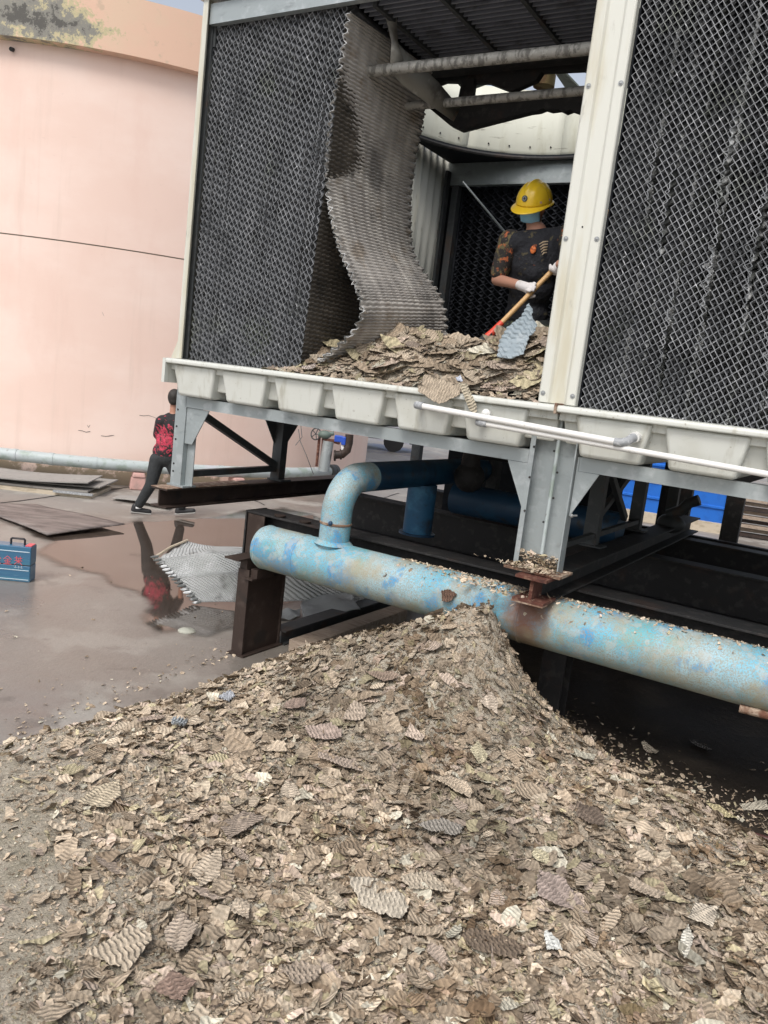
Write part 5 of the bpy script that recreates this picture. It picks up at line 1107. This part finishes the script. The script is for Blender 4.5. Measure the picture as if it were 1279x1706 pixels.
for i in range(120):
    o = bpy.data.objects.new('flake', protos[rnd.randrange(18)]); COL.objects.link(o); o.parent = bh
    u_, v_ = rnd.uniform(1.0, 2.88), rnd.random()**1.2*.5+.02; h = float(bas_h(u_, v_)); Nv = Vector((rnd.gauss(0, .3), -.75+rnd.gauss(0, .3), 1)).normalized()
    o.rotation_euler = (Nv.to_track_quat('Z', 'Y').to_matrix() @ Matrix.Rotation(rnd.choice((0, math.pi))+rnd.gauss(0, .4)+LA(Nv), 3, 'Z')).to_euler(); o.location = (u_-2., v_-.3, h+.025-2.)
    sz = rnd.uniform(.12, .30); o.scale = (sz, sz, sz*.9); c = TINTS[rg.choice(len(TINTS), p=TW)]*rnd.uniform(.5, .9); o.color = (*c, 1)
for i, (q, v, l, w, rt, c, lb) in enumerate([
    ((680, 592), .12, .33, .15, (R(50), R(-8), ROT+.25), (.46, .38, .29), 'large beige ribbed sheet on top of the basin heap'),
    ((735, 652), -.165, .31, .20, (R(62), R(15), ROT), (.40, .33, .25), 'ribbed flake hanging over the basin lip above the plastic pipe'),
    ((780, 662), -.165, .24, .06, (R(60), R(60), ROT), (.42, .37, .28), 'narrow strip hanging over the basin lip beside the ribbed flake'),
    ((772, 588), .28, .16, .12, (R(55), R(10), ROT), (.48, .41, .31), 'pale ribbed flake left of the shovel tip'),
    ((620, 610), .06, .22, .08, (R(48), R(-25), ROT), (.42, .37, .27), 'long greenish-beige flake at the left of the basin heap'),
    ((515, 612), -.02, .14, .07, (R(40), R(0), ROT), (.40, .34, .30), 'ragged flake at the left tip of the basin heap'),
    ((765, 632), .0, .07, .05, (R(30), R(10), ROT), (.50, .53, .60), 'small pale blue chip at the basin lip'),
    ((840, 640), .02, .26, .10, (R(45), R(-12), ROT), (.38, .30, .24), 'long brown flake near the right of the basin heap')]):
    lean('torn_flake', q, v, l, w, rt, c, lb, 400+i)
# blue-grey clean sheet piece standing by the shovel
pts = [(828, 595), (832, 568), (845, 545), (868, 528), (880, 505), (888, 515), (886, 528), (895, 540), (890, 555), (882, 560), (872, 590), (850, 598)]
P3 = [np.array(W(*at_v(x, y, .06+.30*(1-(y-500)/100)))) for x, y in pts]; cen = sum(P3)/len(P3); bm = bmesh.new(); uvl = bm.loops.layers.uv.new('UVMap')
vsb = [bm.verts.new(Vector(p-cen)) for p in P3]; f = bm.faces.new(vsb)
e_u, e_z = UV_, np.array([0, 0, 1.])
for l in f.loops: l[uvl].uv = (float(l.vert.co @ Vector(e_u)), float(l.vert.co.z))
bmesh.ops.triangulate(bm, faces=bm.faces); bmesh.ops.subdivide_edges(bm, edges=bm.edges, cuts=14, use_grid_fill=True)
nrm = Vector(-VV_)
for v in bm.verts:
    a = v.co @ Vector(e_u); v.co += nrm*(.0085*math.sin(2*math.pi*(v.co.z+a*.45)/.030+1.4*math.sin(2*math.pi*a/.06)))
me = bpy.data.meshes.new('clean_film_piece'); bm.to_mesh(me); bm.free(); me.materials.append(mat('blue_grey_film', (.27, .32, .35), .45, 0, [((.40, .44, .46), 8, .5, .7, .7), ((.14, .16, .17), 30, .55, .66, .6)], (90, .3, .003)))
me.polygons.foreach_set('use_smooth', [True]*len(me.polygons)); o = bpy.data.objects.new('clean_film_piece', me); COL.objects.link(o); o.location = cen; tag(o, 'blue-grey clean ribbed film piece leaning on the shovel handle', 'film sheet')
o.modifiers.new('solid', 'SOLIDIFY').thickness = .003

# grey film sheets on the ground below the tower
def ground_film(name, rowsP, label, per=.05, amp=.012, n=90, m2=50):
    Rw = [np.array(r, float) for r in rowsP]
    def interp(r, a):
        t = a*(len(r)-1); k = min(int(t), len(r)-2); w = t-k; return r[k]*(1-w)+r[k+1]*w
    vs = []; uv = []
    for j in range(m2+1):
        b = j/m2; tt = b*(len(Rw)-1); k = min(int(tt), len(Rw)-2); w = tt-k; w = w*w*(3-2*w)*.5+w*.5
        for i in range(n+1):
            a = i/n; p = interp(Rw[k], a)*(1-w)+interp(Rw[k+1], a)*w
            rip = amp*(0+max(0, 1-a/.05)*1.3*math.sin(2*math.pi*b*11))
            vs.append((p[0]+.0*rip, p[1]+rip*.5, max(p[2], .008)+rip*.6+amp+.012*math.sin(a*9+b*4))); uv.append((a*1.1, b*.6))
    s = MB(); s.add(vs, [(j*(n+1)+i, j*(n+1)+i+1, (j+1)*(n+1)+i+1, (j+1)*(n+1)+i) for j in range(m2) for i in range(n)])
    c = Rw[0][0]; o = obj(name, s, m_ground_film, base=(c[0], c[1], 0), world=True, smooth=True, fixn=False, solid=.004); me = o.data
    ul = me.uv_layers.new(name='UVMap'); li = np.empty(len(me.loops), int); me.loops.foreach_get('vertex_index', li); ul.data.foreach_set('uv', np.array(uv)[li].ravel())
    return tag(o, label, 'film sheet')
yq = lambda px, py, y: at_y(px, py, y)
lf = ground_film('loose_film_sheet', [[yq(325, 1008, 6.98), yq(400, 1006, 7.05), yq(470, 1004, 7.15), yq(610, 1004, 7.45)],
    [yq(290, 968, 7.10), yq(380, 955, 7.10), yq(470, 960, 7.25), yq(610, 980, 7.55)],
    [yq(262, 934, 7.25), yq(350, 920, 7.25), yq(470, 928, 7.40), yq(610, 958, 7.7)],
    [yq(312, 902, 7.65), yq(360, 914, 7.55), yq(470, 918, 7.65), yq(620, 944, 8.0)]], 'large curled grey film sheet lying in the puddle behind the post')
s = MB(); ea, eb, ec = np.array(yq(325, 1006, 6.96)), np.array(yq(255, 930, 7.22)), np.array(yq(312, 900, 7.63))
for k in range(15):
    a_ = ea+(eb-ea)*(k/14.); d_ = np.array([.055, -.01, .030]); s.tube([a_+d_*.9, a_+d_*.1+np.array([0, -.012, .012]), a_-d_*.45+np.array([0, 0, .02])], [.012, .014, .006], 7)
obj('ribbed_edge', s, m_filmpale, lf, smooth=True)
s = MB(); s.tube([tuple(eb), tuple((eb+ec)/2+np.array([0, 0, .02])), tuple(ec)], .012, 8); obj('folded_rim', s, m_kerb, lf, smooth=True)
ground_film('film_scrap', [[yq(505, 1035, 6.7), yq(600, 1018, 7.0)], [yq(500, 1012, 6.9), yq(590, 1000, 7.2)], [yq(505, 1002, 7.2), yq(585, 985, 7.4)]], 'grey film scrap with a torn edge under the blue pipe', n=40, m2=20)
ground_film('film_scrap', [[yq(462, 1040, 6.75), yq(500, 1030, 6.9)], [yq(462, 1018, 7.0), yq(500, 1016, 7.1)]], 'small folded film scrap just right of the post', n=24, m2=12)
s = MB(); s.ball(tuple(at_z(311, 1052, 0)), (.075, .06, .03), 14, 8); tag(obj('flat_stone', s, m_stone, world=True, base=tuple(at_z(311, 1052, 0)), smooth=True), 'pale flat stone half sunk in the puddle edge', 'stone')
for i, (q, r, lb) in enumerate([((1225, 1405), .04, 'pinkish pebble next to the dark red rod'), ((1243, 1410), .03, 'grey pebble next to the dark red rod')]):
    c = at_z(*q, .07); s = MB(); s.ball(tuple(c), (r, r*.8, r*.65), 12, 8); tag(obj('pebble', s, m_stone, world=True, base=tuple(c), smooth=True), lb, 'pebble')

# ---- blue tool case with red lettering
tb = thing('tool_case', 'blue carrying case with red characters and black handle at the left edge', 'case', tuple(at_z(20, 972, 0)), world=True)
p1 = Vector(at_z(49, 971, 0)); e = Vector((1, .10, 0)).normalized(); f = Vector((-e.y, e.x, 0)); TH = .325; TWd = .42
def tP(a, d, z): return p1+e*a+f*d+Vector((0, 0, z))
def tbox(a0, a1, d0, d1, z0, z1, mt, nm, bev=.008):
    s = MB(); s.hexa([tP(a0, d0, z0), tP(a1, d0, z0), tP(a1, d1, z0), tP(a0, d1, z0)], [tP(a0, d0, z1), tP(a1, d0, z1), tP(a1, d1, z1), tP(a0, d1, z1)]); return obj(nm, s, mt, tb, bevel=bev)
tbox(-TWd, 0, 0, .15, .0, .15, m_box, 'case_bottom'); tbox(-TWd, 0, 0, .15, .155, TH, m_box, 'case_top'); tbox(-TWd+.005, -.005, .004, .146, .14, .16, m_boxblk, 'seam', 0)
tbox(-TWd+.0, -.012, -.004, .0, .275, .282, m_boxwht, 'pale_stripe', 0); tbox(-TWd+.0, -.012, -.004, .0, .105, .111, m_boxwht, 'pale_stripe', 0); tbox(-TWd, -.012, -.004, 0, .02, .026, m_boxwht, 'pale_stripe', 0)
tbox(-.06, -.005, .02, .13, TH, TH+.008, m_boxred, 'red_latch', .002)
s = MB(); s.tube([tP(-.20, .07, TH), tP(-.20, .07, TH+.045), tP(-.19, .07, TH+.055), tP(-.09, .07, TH+.055), tP(-.08, .07, TH+.045), tP(-.08, .07, TH)], .010, 8); obj('handle', s, m_boxblk, tb, smooth=True)
def strokes(ox, oz, sc, segs_, mt, w=.06):
    s = MB()
    for (x0_, z0_, x1_, z1_) in segs_:
        a = Vector((x0_, z0_)); b = Vector((x1_, z1_)); d = (b-a).normalized()*w*.5; n_ = Vector((-d.y, d.x))
        q = [a-d*.5+n_, b+d*.5+n_, b+d*.5-n_, a-d*.5-n_]; s.prism([tP(ox+p.x*sc, -.0045, oz+p.y*sc) for p in q], f*-.001)
    obj('printed_character', s, mt, tb)
jin = [(.5, 1, .05, .6), (.5, 1, .95, .6), (.25, .62, .75, .62), (.15, .38, .85, .38), (.5, .62, .5, .02), (.3, .28, .36, .12), (.7, .28, .64, .12), (.05, .02, .95, .02)]
for ox in (-.235, -.325): strokes(ox, .155, .075, jin, m_boxred)
strokes(-.145, .155, .08, [(.1, .8, .9, .8), (.3, 1, .3, .55), (.7, 1, .7, .55), (.1, .5, .9, .5), (.5, .5, .1, .05), (.5, .5, .9, .05), (.5, .8, .5, .2)], m_boxred)
strokes(-.14, .125, .03, [(0, .2, 2.6, .2), (.4, .8, .4, 0), (1.4, .8, 1.4, 0), (2.2, .8, 2.2, 0)], m_boxwht, .1)

# ================================================================== PEOPLE
def body(name, parts, mt, parent, voxel=.012, smooth=6, world=True, base=None):
    """parts: ('c', p, q, r0, r1[, flat axis]) tapered capsules / ('b', centre, radii[, matrix]) ellipsoids, fused into one skin"""
    s = MB()
    for p in parts:
        if p[0] == 'c':
            P, Q, r0, r1 = Vector(p[1]), Vector(p[2]), p[3], p[4]; n = 5
            s.tube([P+(Q-P)*i/n for i in range(n+1)], [r0+(r1-r0)*i/n for i in range(n+1)], 14); s.ball(P, r0, 14, 8); s.ball(Q, r1, 14, 8)
        else: s.ball(p[1], p[2], 18, 12, M=p[3] if len(p) > 3 else None)
    o = obj(name, s, mt, parent, smooth=False)
    rm = o.modifiers.new('fuse', 'REMESH'); rm.mode = 'VOXEL'; rm.voxel_size = voxel; rm.use_smooth_shade = True
    sm = o.modifiers.new('soften', 'SMOOTH'); sm.factor = .5; sm.iterations = smooth
    return o
# ---- walking man, seen from behind
YP = 10.75
def wp_(px, py, dy=0): return Vector(at_y(px, py, YP+dy))
def floral(base, c2, c3, centre, rad, name):
    M = mat(name, base, .85, 0, [((base[0]*1.6, base[1]*1.6, base[2]*1.6), 12, .5, .7, .6)], (7, 1.0, .05))
    nt, L, bs = nodes_of(M); tc = nt.nodes.new('ShaderNodeTexCoord'); d = nt.nodes.new('ShaderNodeVectorMath'); d.operation = 'DISTANCE'; L(tc.outputs['Object'], d.inputs[0]); d.inputs[1].default_value = centre
    n = nt.nodes.new('ShaderNodeTexNoise'); n.inputs['Scale'].default_value = 11; n.inputs['Detail'].default_value = 3; n.inputs['Distortion'].default_value = 2.2; L(tc.outputs['Object'], n.inputs['Vector'])
    a = nt.nodes.new('ShaderNodeMath'); a.operation = 'MULTIPLY_ADD'; L(d.outputs['Value'], a.inputs[0]); a.inputs[1].default_value = -1/rad*.30; L(n.outputs['Fac'], a.inputs[2])
    for lo, c in ((.33, c2), (.40, c3), (.47, base), (.50, c3)):
        mr = nt.nodes.new('ShaderNodeMapRange'); L(a.outputs[0], mr.inputs['Value']); mr.inputs['From Min'].default_value = lo; mr.inputs['From Max'].default_value = lo+.012
        mx = nt.nodes.new('ShaderNodeMix'); mx.data_type = 'RGBA'; L(mr.outputs[0], mx.inputs['Factor']); L(bs.inputs['Base Color'].links[0].from_socket, mx.inputs['A']); mx.inputs['B'].default_value = (*c, 1); L(mx.outputs['Result'], bs.inputs['Base Color'])
    return M
man = thing('person', 'man in dark T-shirt with red flower print walking behind the left tower leg', 'person', (wp_(265, 860).x, YP, 0), world=True)
hd = wp_(291, 664); nk = wp_(289, 688); sh_l = wp_(267, 700, -.02); sh_r = wp_(312, 700, .03); hip_l = wp_(262, 766); hip_r = wp_(286, 768, .05)
kn_l = wp_(251, 808, -.03); an_l = wp_(230, 843, .02); kn_r = wp_(300, 808, .05); an_r = wp_(303, 846, .12)
chest = (sh_l+sh_r)/2+Vector((0, 0, -.10)); pelv = (hip_l+hip_r)/2+Vector((0, 0, .04))
el_r = wp_(322, 728, .05); ha_r = wp_(319, 752, -.10); el_l = wp_(262, 728, .10); ha_l = wp_(272, 748, .25)
mb_ = Vector((man.location.x, YP, 0))
skinparts = [('b', hd, (.078, .095, .115)), ('c', nk-Vector((0, 0, .03)), hd-Vector((0, 0, .06)), .055, .052), ('c', nk-Vector((0, 0, .06)), pelv, .08, .08), ('c', sh_r, el_r, .045, .037), ('c', el_r, ha_r, .037, .026), ('c', sh_l, el_l, .045, .037), ('c', el_l, ha_l, .037, .026),
    ('c', sh_l, sh_r, .05, .05), ('c', hip_l, kn_l, .07, .05), ('c', kn_l, an_l, .05, .035), ('c', hip_r, kn_r, .07, .05), ('c', kn_r, an_r, .05, .035), ('c', pelv, hip_l, .08, .07), ('c', pelv, hip_r, .08, .07),
    ('b', hd+Vector((.075, .0, -.015)), (.012, .02, .028)), ('b', hd+Vector((.02, .10, -.015)), (.015, .02, .02))]
for h, d in ((ha_r, Vector((.15, -.1, -1)).normalized()), (ha_l, Vector((.2, .1, -1)).normalized())):
    skinparts.append(('b', h+d*.045, (.022, .042, .05)))
    for k in range(4): b0 = h+d*.08+Vector((0, (k-1.5)*.019, 0)); ln = (.065, .075, .07, .055)[k]; skinparts += [('c', b0, b0+d*ln*.55+Vector((.004, 0, 0)), .0095, .009), ('c', b0+d*ln*.55+Vector((.004, 0, 0)), b0+d*ln+Vector((-.008, 0, 0)), .009, .008)]
    skinparts.append(('c', h+d*.03+Vector((0, -.035, 0)), h+d*.08+Vector((.0, -.062, 0)), .011, .009))
body('body', skinparts, m_skin, man, .009, 3)
body('hair', [('b', hd+Vector((-.004, -.014, .022)), (.086, .098, .108)), ('b', hd+Vector((-.0, -.045, -.03)), (.07, .06, .06))], m_hair, man, .012, 3)
m_flor = floral((.022, .020, .022), (.34, .05, .07), (.60, .05, .10), tuple(wp_(274, 733)-mb_+Vector((0, -.12, 0))), .29, 'dark_shirt_red_flowers')
mid = (chest+pelv)/2
body('shirt', [('b', chest+Vector((0, 0, .01)), (.20, .125, .20)), ('b', mid, (.175, .12, .24)), ('b', pelv+Vector((.0, 0, .075)), (.172, .125, .15)), ('c', sh_l+Vector((.03, 0, -.01)), sh_r+Vector((-.03, 0, -.01)), .085, .085), ('c', sh_l+Vector((.01, 0, -.02)), sh_l+(el_l-sh_l)*.85, .078, .066), ('c', sh_r+Vector((-.01, 0, -.02)), sh_r+(el_r-sh_r)*.85, .078, .066), ('c', nk-Vector((0, 0, .075)), nk-Vector((0, 0, .03)), .09, .062)], m_flor, man, .012, 4)
body('trousers', [('b', pelv-Vector((0, 0, .0)), (.165, .12, .13)), ('c', hip_l, kn_l, .105, .078), ('c', kn_l, an_l+(kn_l-an_l)*.1, .078, .062), ('c', hip_r, kn_r, .105, .078), ('c', kn_r, an_r+(kn_r-an_r)*.1, .078, .062), ('c', an_l+(kn_l-an_l)*.12, an_l+(kn_l-an_l)*.2, .065, .065)], m_trouser, man, .012, 5)
for a, d, lift in ((an_l, Vector((.93, .25, -.25)), 0), (an_r, Vector((.95, .2, .12)), 0)):
    d = d.normalized(); heel = Vector((a.x-.05, a.y, max(a.z-.055, .045))); toe = heel+d*.20; toe.z = max(toe.z, .035)
    body('shoe', [('c', heel, heel+Vector((.01, 0, .05)), .045, .042), ('c', heel, toe, .045, .036)], m_shoe, man, .008, 3)
    s = MB(); dd = (toe-heel).normalized(); sd2 = Vector((-dd.y, dd.x, 0)).normalized(); A1, B1 = heel-dd*.045-Vector((0, 0, .045)), toe+dd*.035-Vector((0, 0, .036))
    s.hexa([A1-sd2*.04, B1-sd2*.035, B1+sd2*.035, A1+sd2*.04], [p+Vector((0, 0, .02)) for p in (A1-sd2*.04, B1-sd2*.035, B1+sd2*.035, A1+sd2*.04)]); obj('sole', s, m_sole, man, bevel=.008)
s = MB(); s.tube([an_l+Vector((0, 0, -.03)), an_l+Vector((0, 0, .01))], .042, 14); obj('sock', s, m_valvew, man, smooth=True)

# ---- worker in the tower
wk = thing('person', 'worker in yellow helmet and blue mask shovelling flakes inside the tower', 'person', (2.3, 1.2, 1.95))
def wv(px, py, v): return Vector(at_v(px, py, v))
hc = wv(889, 345, 1.08)                       # head centre
view = Vector((4.68-hc.x, -4.52-hc.y, 0)).normalized()           # towards the viewer, tower frame
rgt = Vector((view.y*-1, view.x, 0)); rgt = Vector((-view.y, view.x, 0))      # viewer's right in the tower frame
if rgt.dot(Vector((1, 0, 0))) < 0: rgt = -rgt
face = (view*.75-rgt*.45-Vector((0, 0, .45))).normalized(); top = (Vector((0, 0, 1))+face*.25+rgt*.14).normalized(); top = (top-face*top.dot(face)).normalized(); side_ = top.cross(face).normalized()
HM = Matrix((side_, face, top)).transposed()       # columns: side, forward, up
nkp = wv(893, 388, 1.09); s_l = wv(850, 400, 1.00); s_r = wv(945, 392, 1.12); chestp = wv(893, 430, 1.08); belly = wv(880, 500, 1.20); pel = wv(878, 548, 1.22)
el = wv(828, 466, 1.02); hn = wv(874, 477, .84); er_ = wv(955, 452, 1.0); hn2 = wv(932, 440, .80)
h_l = pel+Vector((-.09, 0, -.03)); h_r = pel+Vector((.10, 0, -.03)); k_l = h_l+Vector((-.02, -.10, -.36)); k_r = h_r+Vector((.03, .02, -.36)); f_l = Vector((k_l.x, k_l.y+.05, 1.93)); f_r = Vector((k_r.x, k_r.y+.1, 1.93))
wparts = [('b', hc, (.076, .095, .112), HM), ('b', hc+HM @ Vector((0, .098, -.01)), (.014, .018, .026), HM), ('b', hc+HM @ Vector((.078, 0, -.01)), (.012, .02, .03), HM), ('b', hc+HM @ Vector((-.078, 0, -.01)), (.012, .02, .03), HM),
    ('c', nkp-Vector((0, 0, .03)), hc-top*.07, .058, .055), ('c', nkp, pel, .08, .09), ('c', s_l, s_r, .045, .045), ('c', s_l, el, .046, .043), ('c', el, hn, .044, .030), ('c', s_r, er_, .05, .043), ('c', er_, hn2, .043, .030),
    ('c', h_l, k_l, .08, .055), ('c', k_l, f_l, .055, .04), ('c', h_r, k_r, .08, .055), ('c', k_r, f_r, .055, .04), ('c', pel, h_l, .09, .08), ('c', pel, h_r, .09, .08), ('c', f_l, f_l+Vector((0, -.16, -.02)), .04, .03), ('c', f_r, f_r+Vector((0, -.16, -.02)), .04, .03)]
body('body', wparts, m_skin, wk, .010, 4)
m_camo = mat('black_shirt_flame_sleeves', (.014, .015, .020), .85, 0, [((.035, .037, .045), 9, .5, .7, .6), ((.09, .075, .04), 13, .60, .64, .8), ((.28, .09, .04), 17, .66, .69, .7)], (7, 1.0, .05), bumps=[(26, .5, .012)])
m_sleeve = mat('flame_camouflage_sleeve', (.028, .024, .022), .85, 0, [((.16, .13, .06), 16, .50, .56, .85), ((.50, .14, .05), 19, .56, .60, .9), ((.03, .03, .03), 28, .55, .6, .7), ((.35, .30, .22), 34, .65, .68, .6)], (14, .6, .015))
m_wtr = mat('camouflage_trousers', (.020, .024, .024), .85, 0, [((.10, .12, .06), 11, .54, .58, .85), ((.30, .32, .30), 17, .62, .65, .6)], (14, .6, .02))
body('shirt', [('b', chestp, (.20, .13, .20)), ('b', (chestp+belly)/2, (.185, .13, .20)), ('b', belly, (.158, .125, .18)), ('b', belly-Vector((0, 0, .10)), (.165, .13, .12)), ('c', s_l+Vector((.03, 0, -.02)), s_r+Vector((-.03, 0, -.02)), .082, .082), ('c', nkp+Vector((0, 0, -.05)), s_l+Vector((.03, 0, -.02)), .062, .06), ('c', nkp+Vector((0, 0, -.05)), s_r+Vector((-.03, 0, -.02)), .062, .06), ('c', nkp-Vector((0, 0, .08)), nkp-Vector((0, 0, .045)), .10, .08)], m_camo, wk, .013, 4)
for a, b, r0 in ((s_l, el, .082), (s_r, er_, .082)):
    body('sleeve', [('c', a+Vector((0, 0, -.01)), a+(b-a)*.80, r0+.004, .068)], m_sleeve, wk, .010, 3)
body('trousers', [('b', pel, (.18, .14, .12)), ('c', h_l, k_l, .115, .085), ('c', k_l, f_l+Vector((0, 0, .08)), .085, .07), ('c', h_r, k_r, .115, .085), ('c', k_r, f_r+Vector((0, 0, .08)), .085, .07)], m_wtr, wk, .013, 5)
# emblem and stripes on the chest
ce = wv(888, 416, .94); s = MB(); s.ball(ce, (.022, .010, .028), 14, 8); obj('shirt_emblem', s, mat('orange_print', (.70, .18, .04), .6, 0, [((.25, .05, .02), 60, .5, .56, .8)]), wk, smooth=True)
s = MB()
for k in range(5): a = wv(898+k*1.2, 407+k*4.4, .945-.004*k); b = wv(913-k*.6, 402+k*4.6, .955); s.tube([a, (a+b)/2+Vector((0, -.008, .004)), b], [.003, .006, .003], 6)
obj('shirt_stripes', s, mat('cream_print', (.42, .33, .22), .7), wk, smooth=True)
# mask
s = MB()
def mk(a, b):
    t = R(-62+124*a); z = -.085+.088*b; rr = 1.05+.10*math.cos(t)*(1-abs(2*b-1)*.6)
    return hc+HM @ Vector((.082*rr*math.sin(t), .099*rr*math.cos(t)*(1-.10*(1-b)), z+.004*math.sin(b*12.6)))
s.grid(mk, 18, 10); obj('face_mask', s, m_mask, wk, smooth=True, solid=.002, fixn=False)
s = MB(); 
for sg in (-1, 1): s.tube([hc+HM @ Vector((sg*.078, .048, -.005)), hc+HM @ Vector((sg*.09, 0, .0))], .002, 5)
obj('mask_strap', s, m_pvc, wk)
# helmet
hl = MB(); hcn = hc+top*.035-face*.005
def dome(a, b):
    t = 2*math.pi*a; ph = (math.pi/2)*b; r = 1+.0*math.sin(t)
    x, y, z = .122*math.cos(t)*math.cos(ph), .142*math.sin(t)*math.cos(ph), .135*math.sin(ph)
    rid = .016*math.exp(-(x/.020)**2)*min(1, math.sin(ph)*1.6)+.006*math.exp(-((abs(x)-.055)/.012)**2)*math.sin(ph)
    k = 1+rid/.13; return hcn+HM @ Vector((x*(1.02 if b < .1 else 1), y, z*1.0)*1)*1+top*rid
def dome(a, b):
    t = 2*math.pi*a; ph = (math.pi/2)*b
    x, y, z = .122*math.cos(t)*math.cos(ph)**.9, .142*math.sin(t)*math.cos(ph)**.9, .135*math.sin(ph)
    rid = (.015*math.exp(-(x/.018)**2)+.006*math.exp(-((abs(x)-.055)/.012)**2))*min(1, math.sin(ph)*1.8)
    return hcn+HM @ Vector((x, y, z+rid))
hl.grid(dome, 72, 24)
def brim(a, b):
    t = 2*math.pi*a; fr = max(0, math.sin(t))**2.2; ex = .014+.052*fr; r = b*ex
    return hcn+HM @ Vector(((.122+r)*math.cos(t), (.142+r)*math.sin(t), -.002-.012*b-.018*b*fr))
hl.grid(brim, 72, 5); he = obj('helmet', hl, m_helmet, wk, smooth=True, solid=.003, fixn=False)
def on_dome(a, b, off=.004): p = dome(a, b); return p+(p-hcn).normalized()*off
s = MB(); p = on_dome(.25, .22); q = (p-hcn).normalized(); s.tube([p-q*.006, p], .021, 18); obj('helmet_badge', s, mat('dark_badge', (.04, .06, .05), .4), he, smooth=True)
s = MB(); s.tube([p, p+q*.0015], .014, 14); obj('helmet_badge_ring', s, m_screw, he)
s = MB(); s.tube([p+q*.0015, p+q*.0025], .009, 14); obj('helmet_badge_core', s, m_black, he)
for a in (.10, .0): s = MB(); p = on_dome(a, .12); q = (p-hcn).normalized(); s.tube([p-q*.006, p-q*.001], .008, 12); obj('helmet_rivet', s, m_pinkcon, he)
# shovel
sv = thing('shovel', 'wooden-handled shovel with red socket held by the worker', 'shovel', at_v(815, 565, .62))
a, b = wv(812, 562, .62), wv(948, 422, .93); d = (b-a).normalized(); b = a+d*1.25
s = MB(); s.tube([a+d*.12, b], [.0175, .0175], 14); obj('handle', s, m_wood, sv, smooth=True)
s = MB(); s.tube([a, a+d*.05, a+d*.14], [.030, .024, .0205], 14); obj('socket', s, m_red, sv, smooth=True)
s = MB(); sd3 = d.cross(Vector((0, 0, 1))).normalized(); nn3 = sd3.cross(d).normalized()
def bladef(x, y): w = .115*(1-.3*y**3); xx_ = (x*2-1)*w; return a-d*(.30*y-.02)+sd3*xx_+nn3*(.25*xx_**2/.115-.01)
s.grid(bladef, 10, 10); obj('blade', s, m_galvd, sv, smooth=True, solid=.003, fixn=False)
def grip(p, wrist, name='glove'):
    # palm on the handle, four unequal fingers curled round it, thumb closing from the side
    ax = d; w_ = (wrist-p); w_ = (w_-ax*w_.dot(ax)).normalized(); o_ = ax.cross(w_)
    parts = [('c', wrist, p+w_*.045, .034, .036), ('b', p+w_*.036, (.044, .030, .044))]
    for k in range(4):
        cpos = p+ax*((k-1.5)*.021); ln = (1.9, 2.3, 2.15, 1.7)[k]; prev = None
        for j in range(6):
            t = -.3+ln*j/5*1.25; q = cpos+(w_*math.cos(t)+o_*math.sin(t))*.031
            if prev is not None: parts.append(('c', prev, q, .0115, .0105))
            prev = q
    parts += [('c', p+w_*.03-ax*.035, p+w_*.02-ax*.045-o_*.028, .013, .012), ('c', p+w_*.02-ax*.045-o_*.028, p-w_*.01-ax*.02-o_*.034, .012, .010)]
    body(name, parts, m_glove, wk, .0045, 2)
def near(p): return a+d*(p-a).dot(d)
grip(near(hn), hn+(el-hn).normalized()*.06); grip(near(hn2), hn2+(er_-hn2).normalized()*.05)

SC.render.resolution_x = 768; SC.render.resolution_y = 1024
SC.render.engine = 'CYCLES'
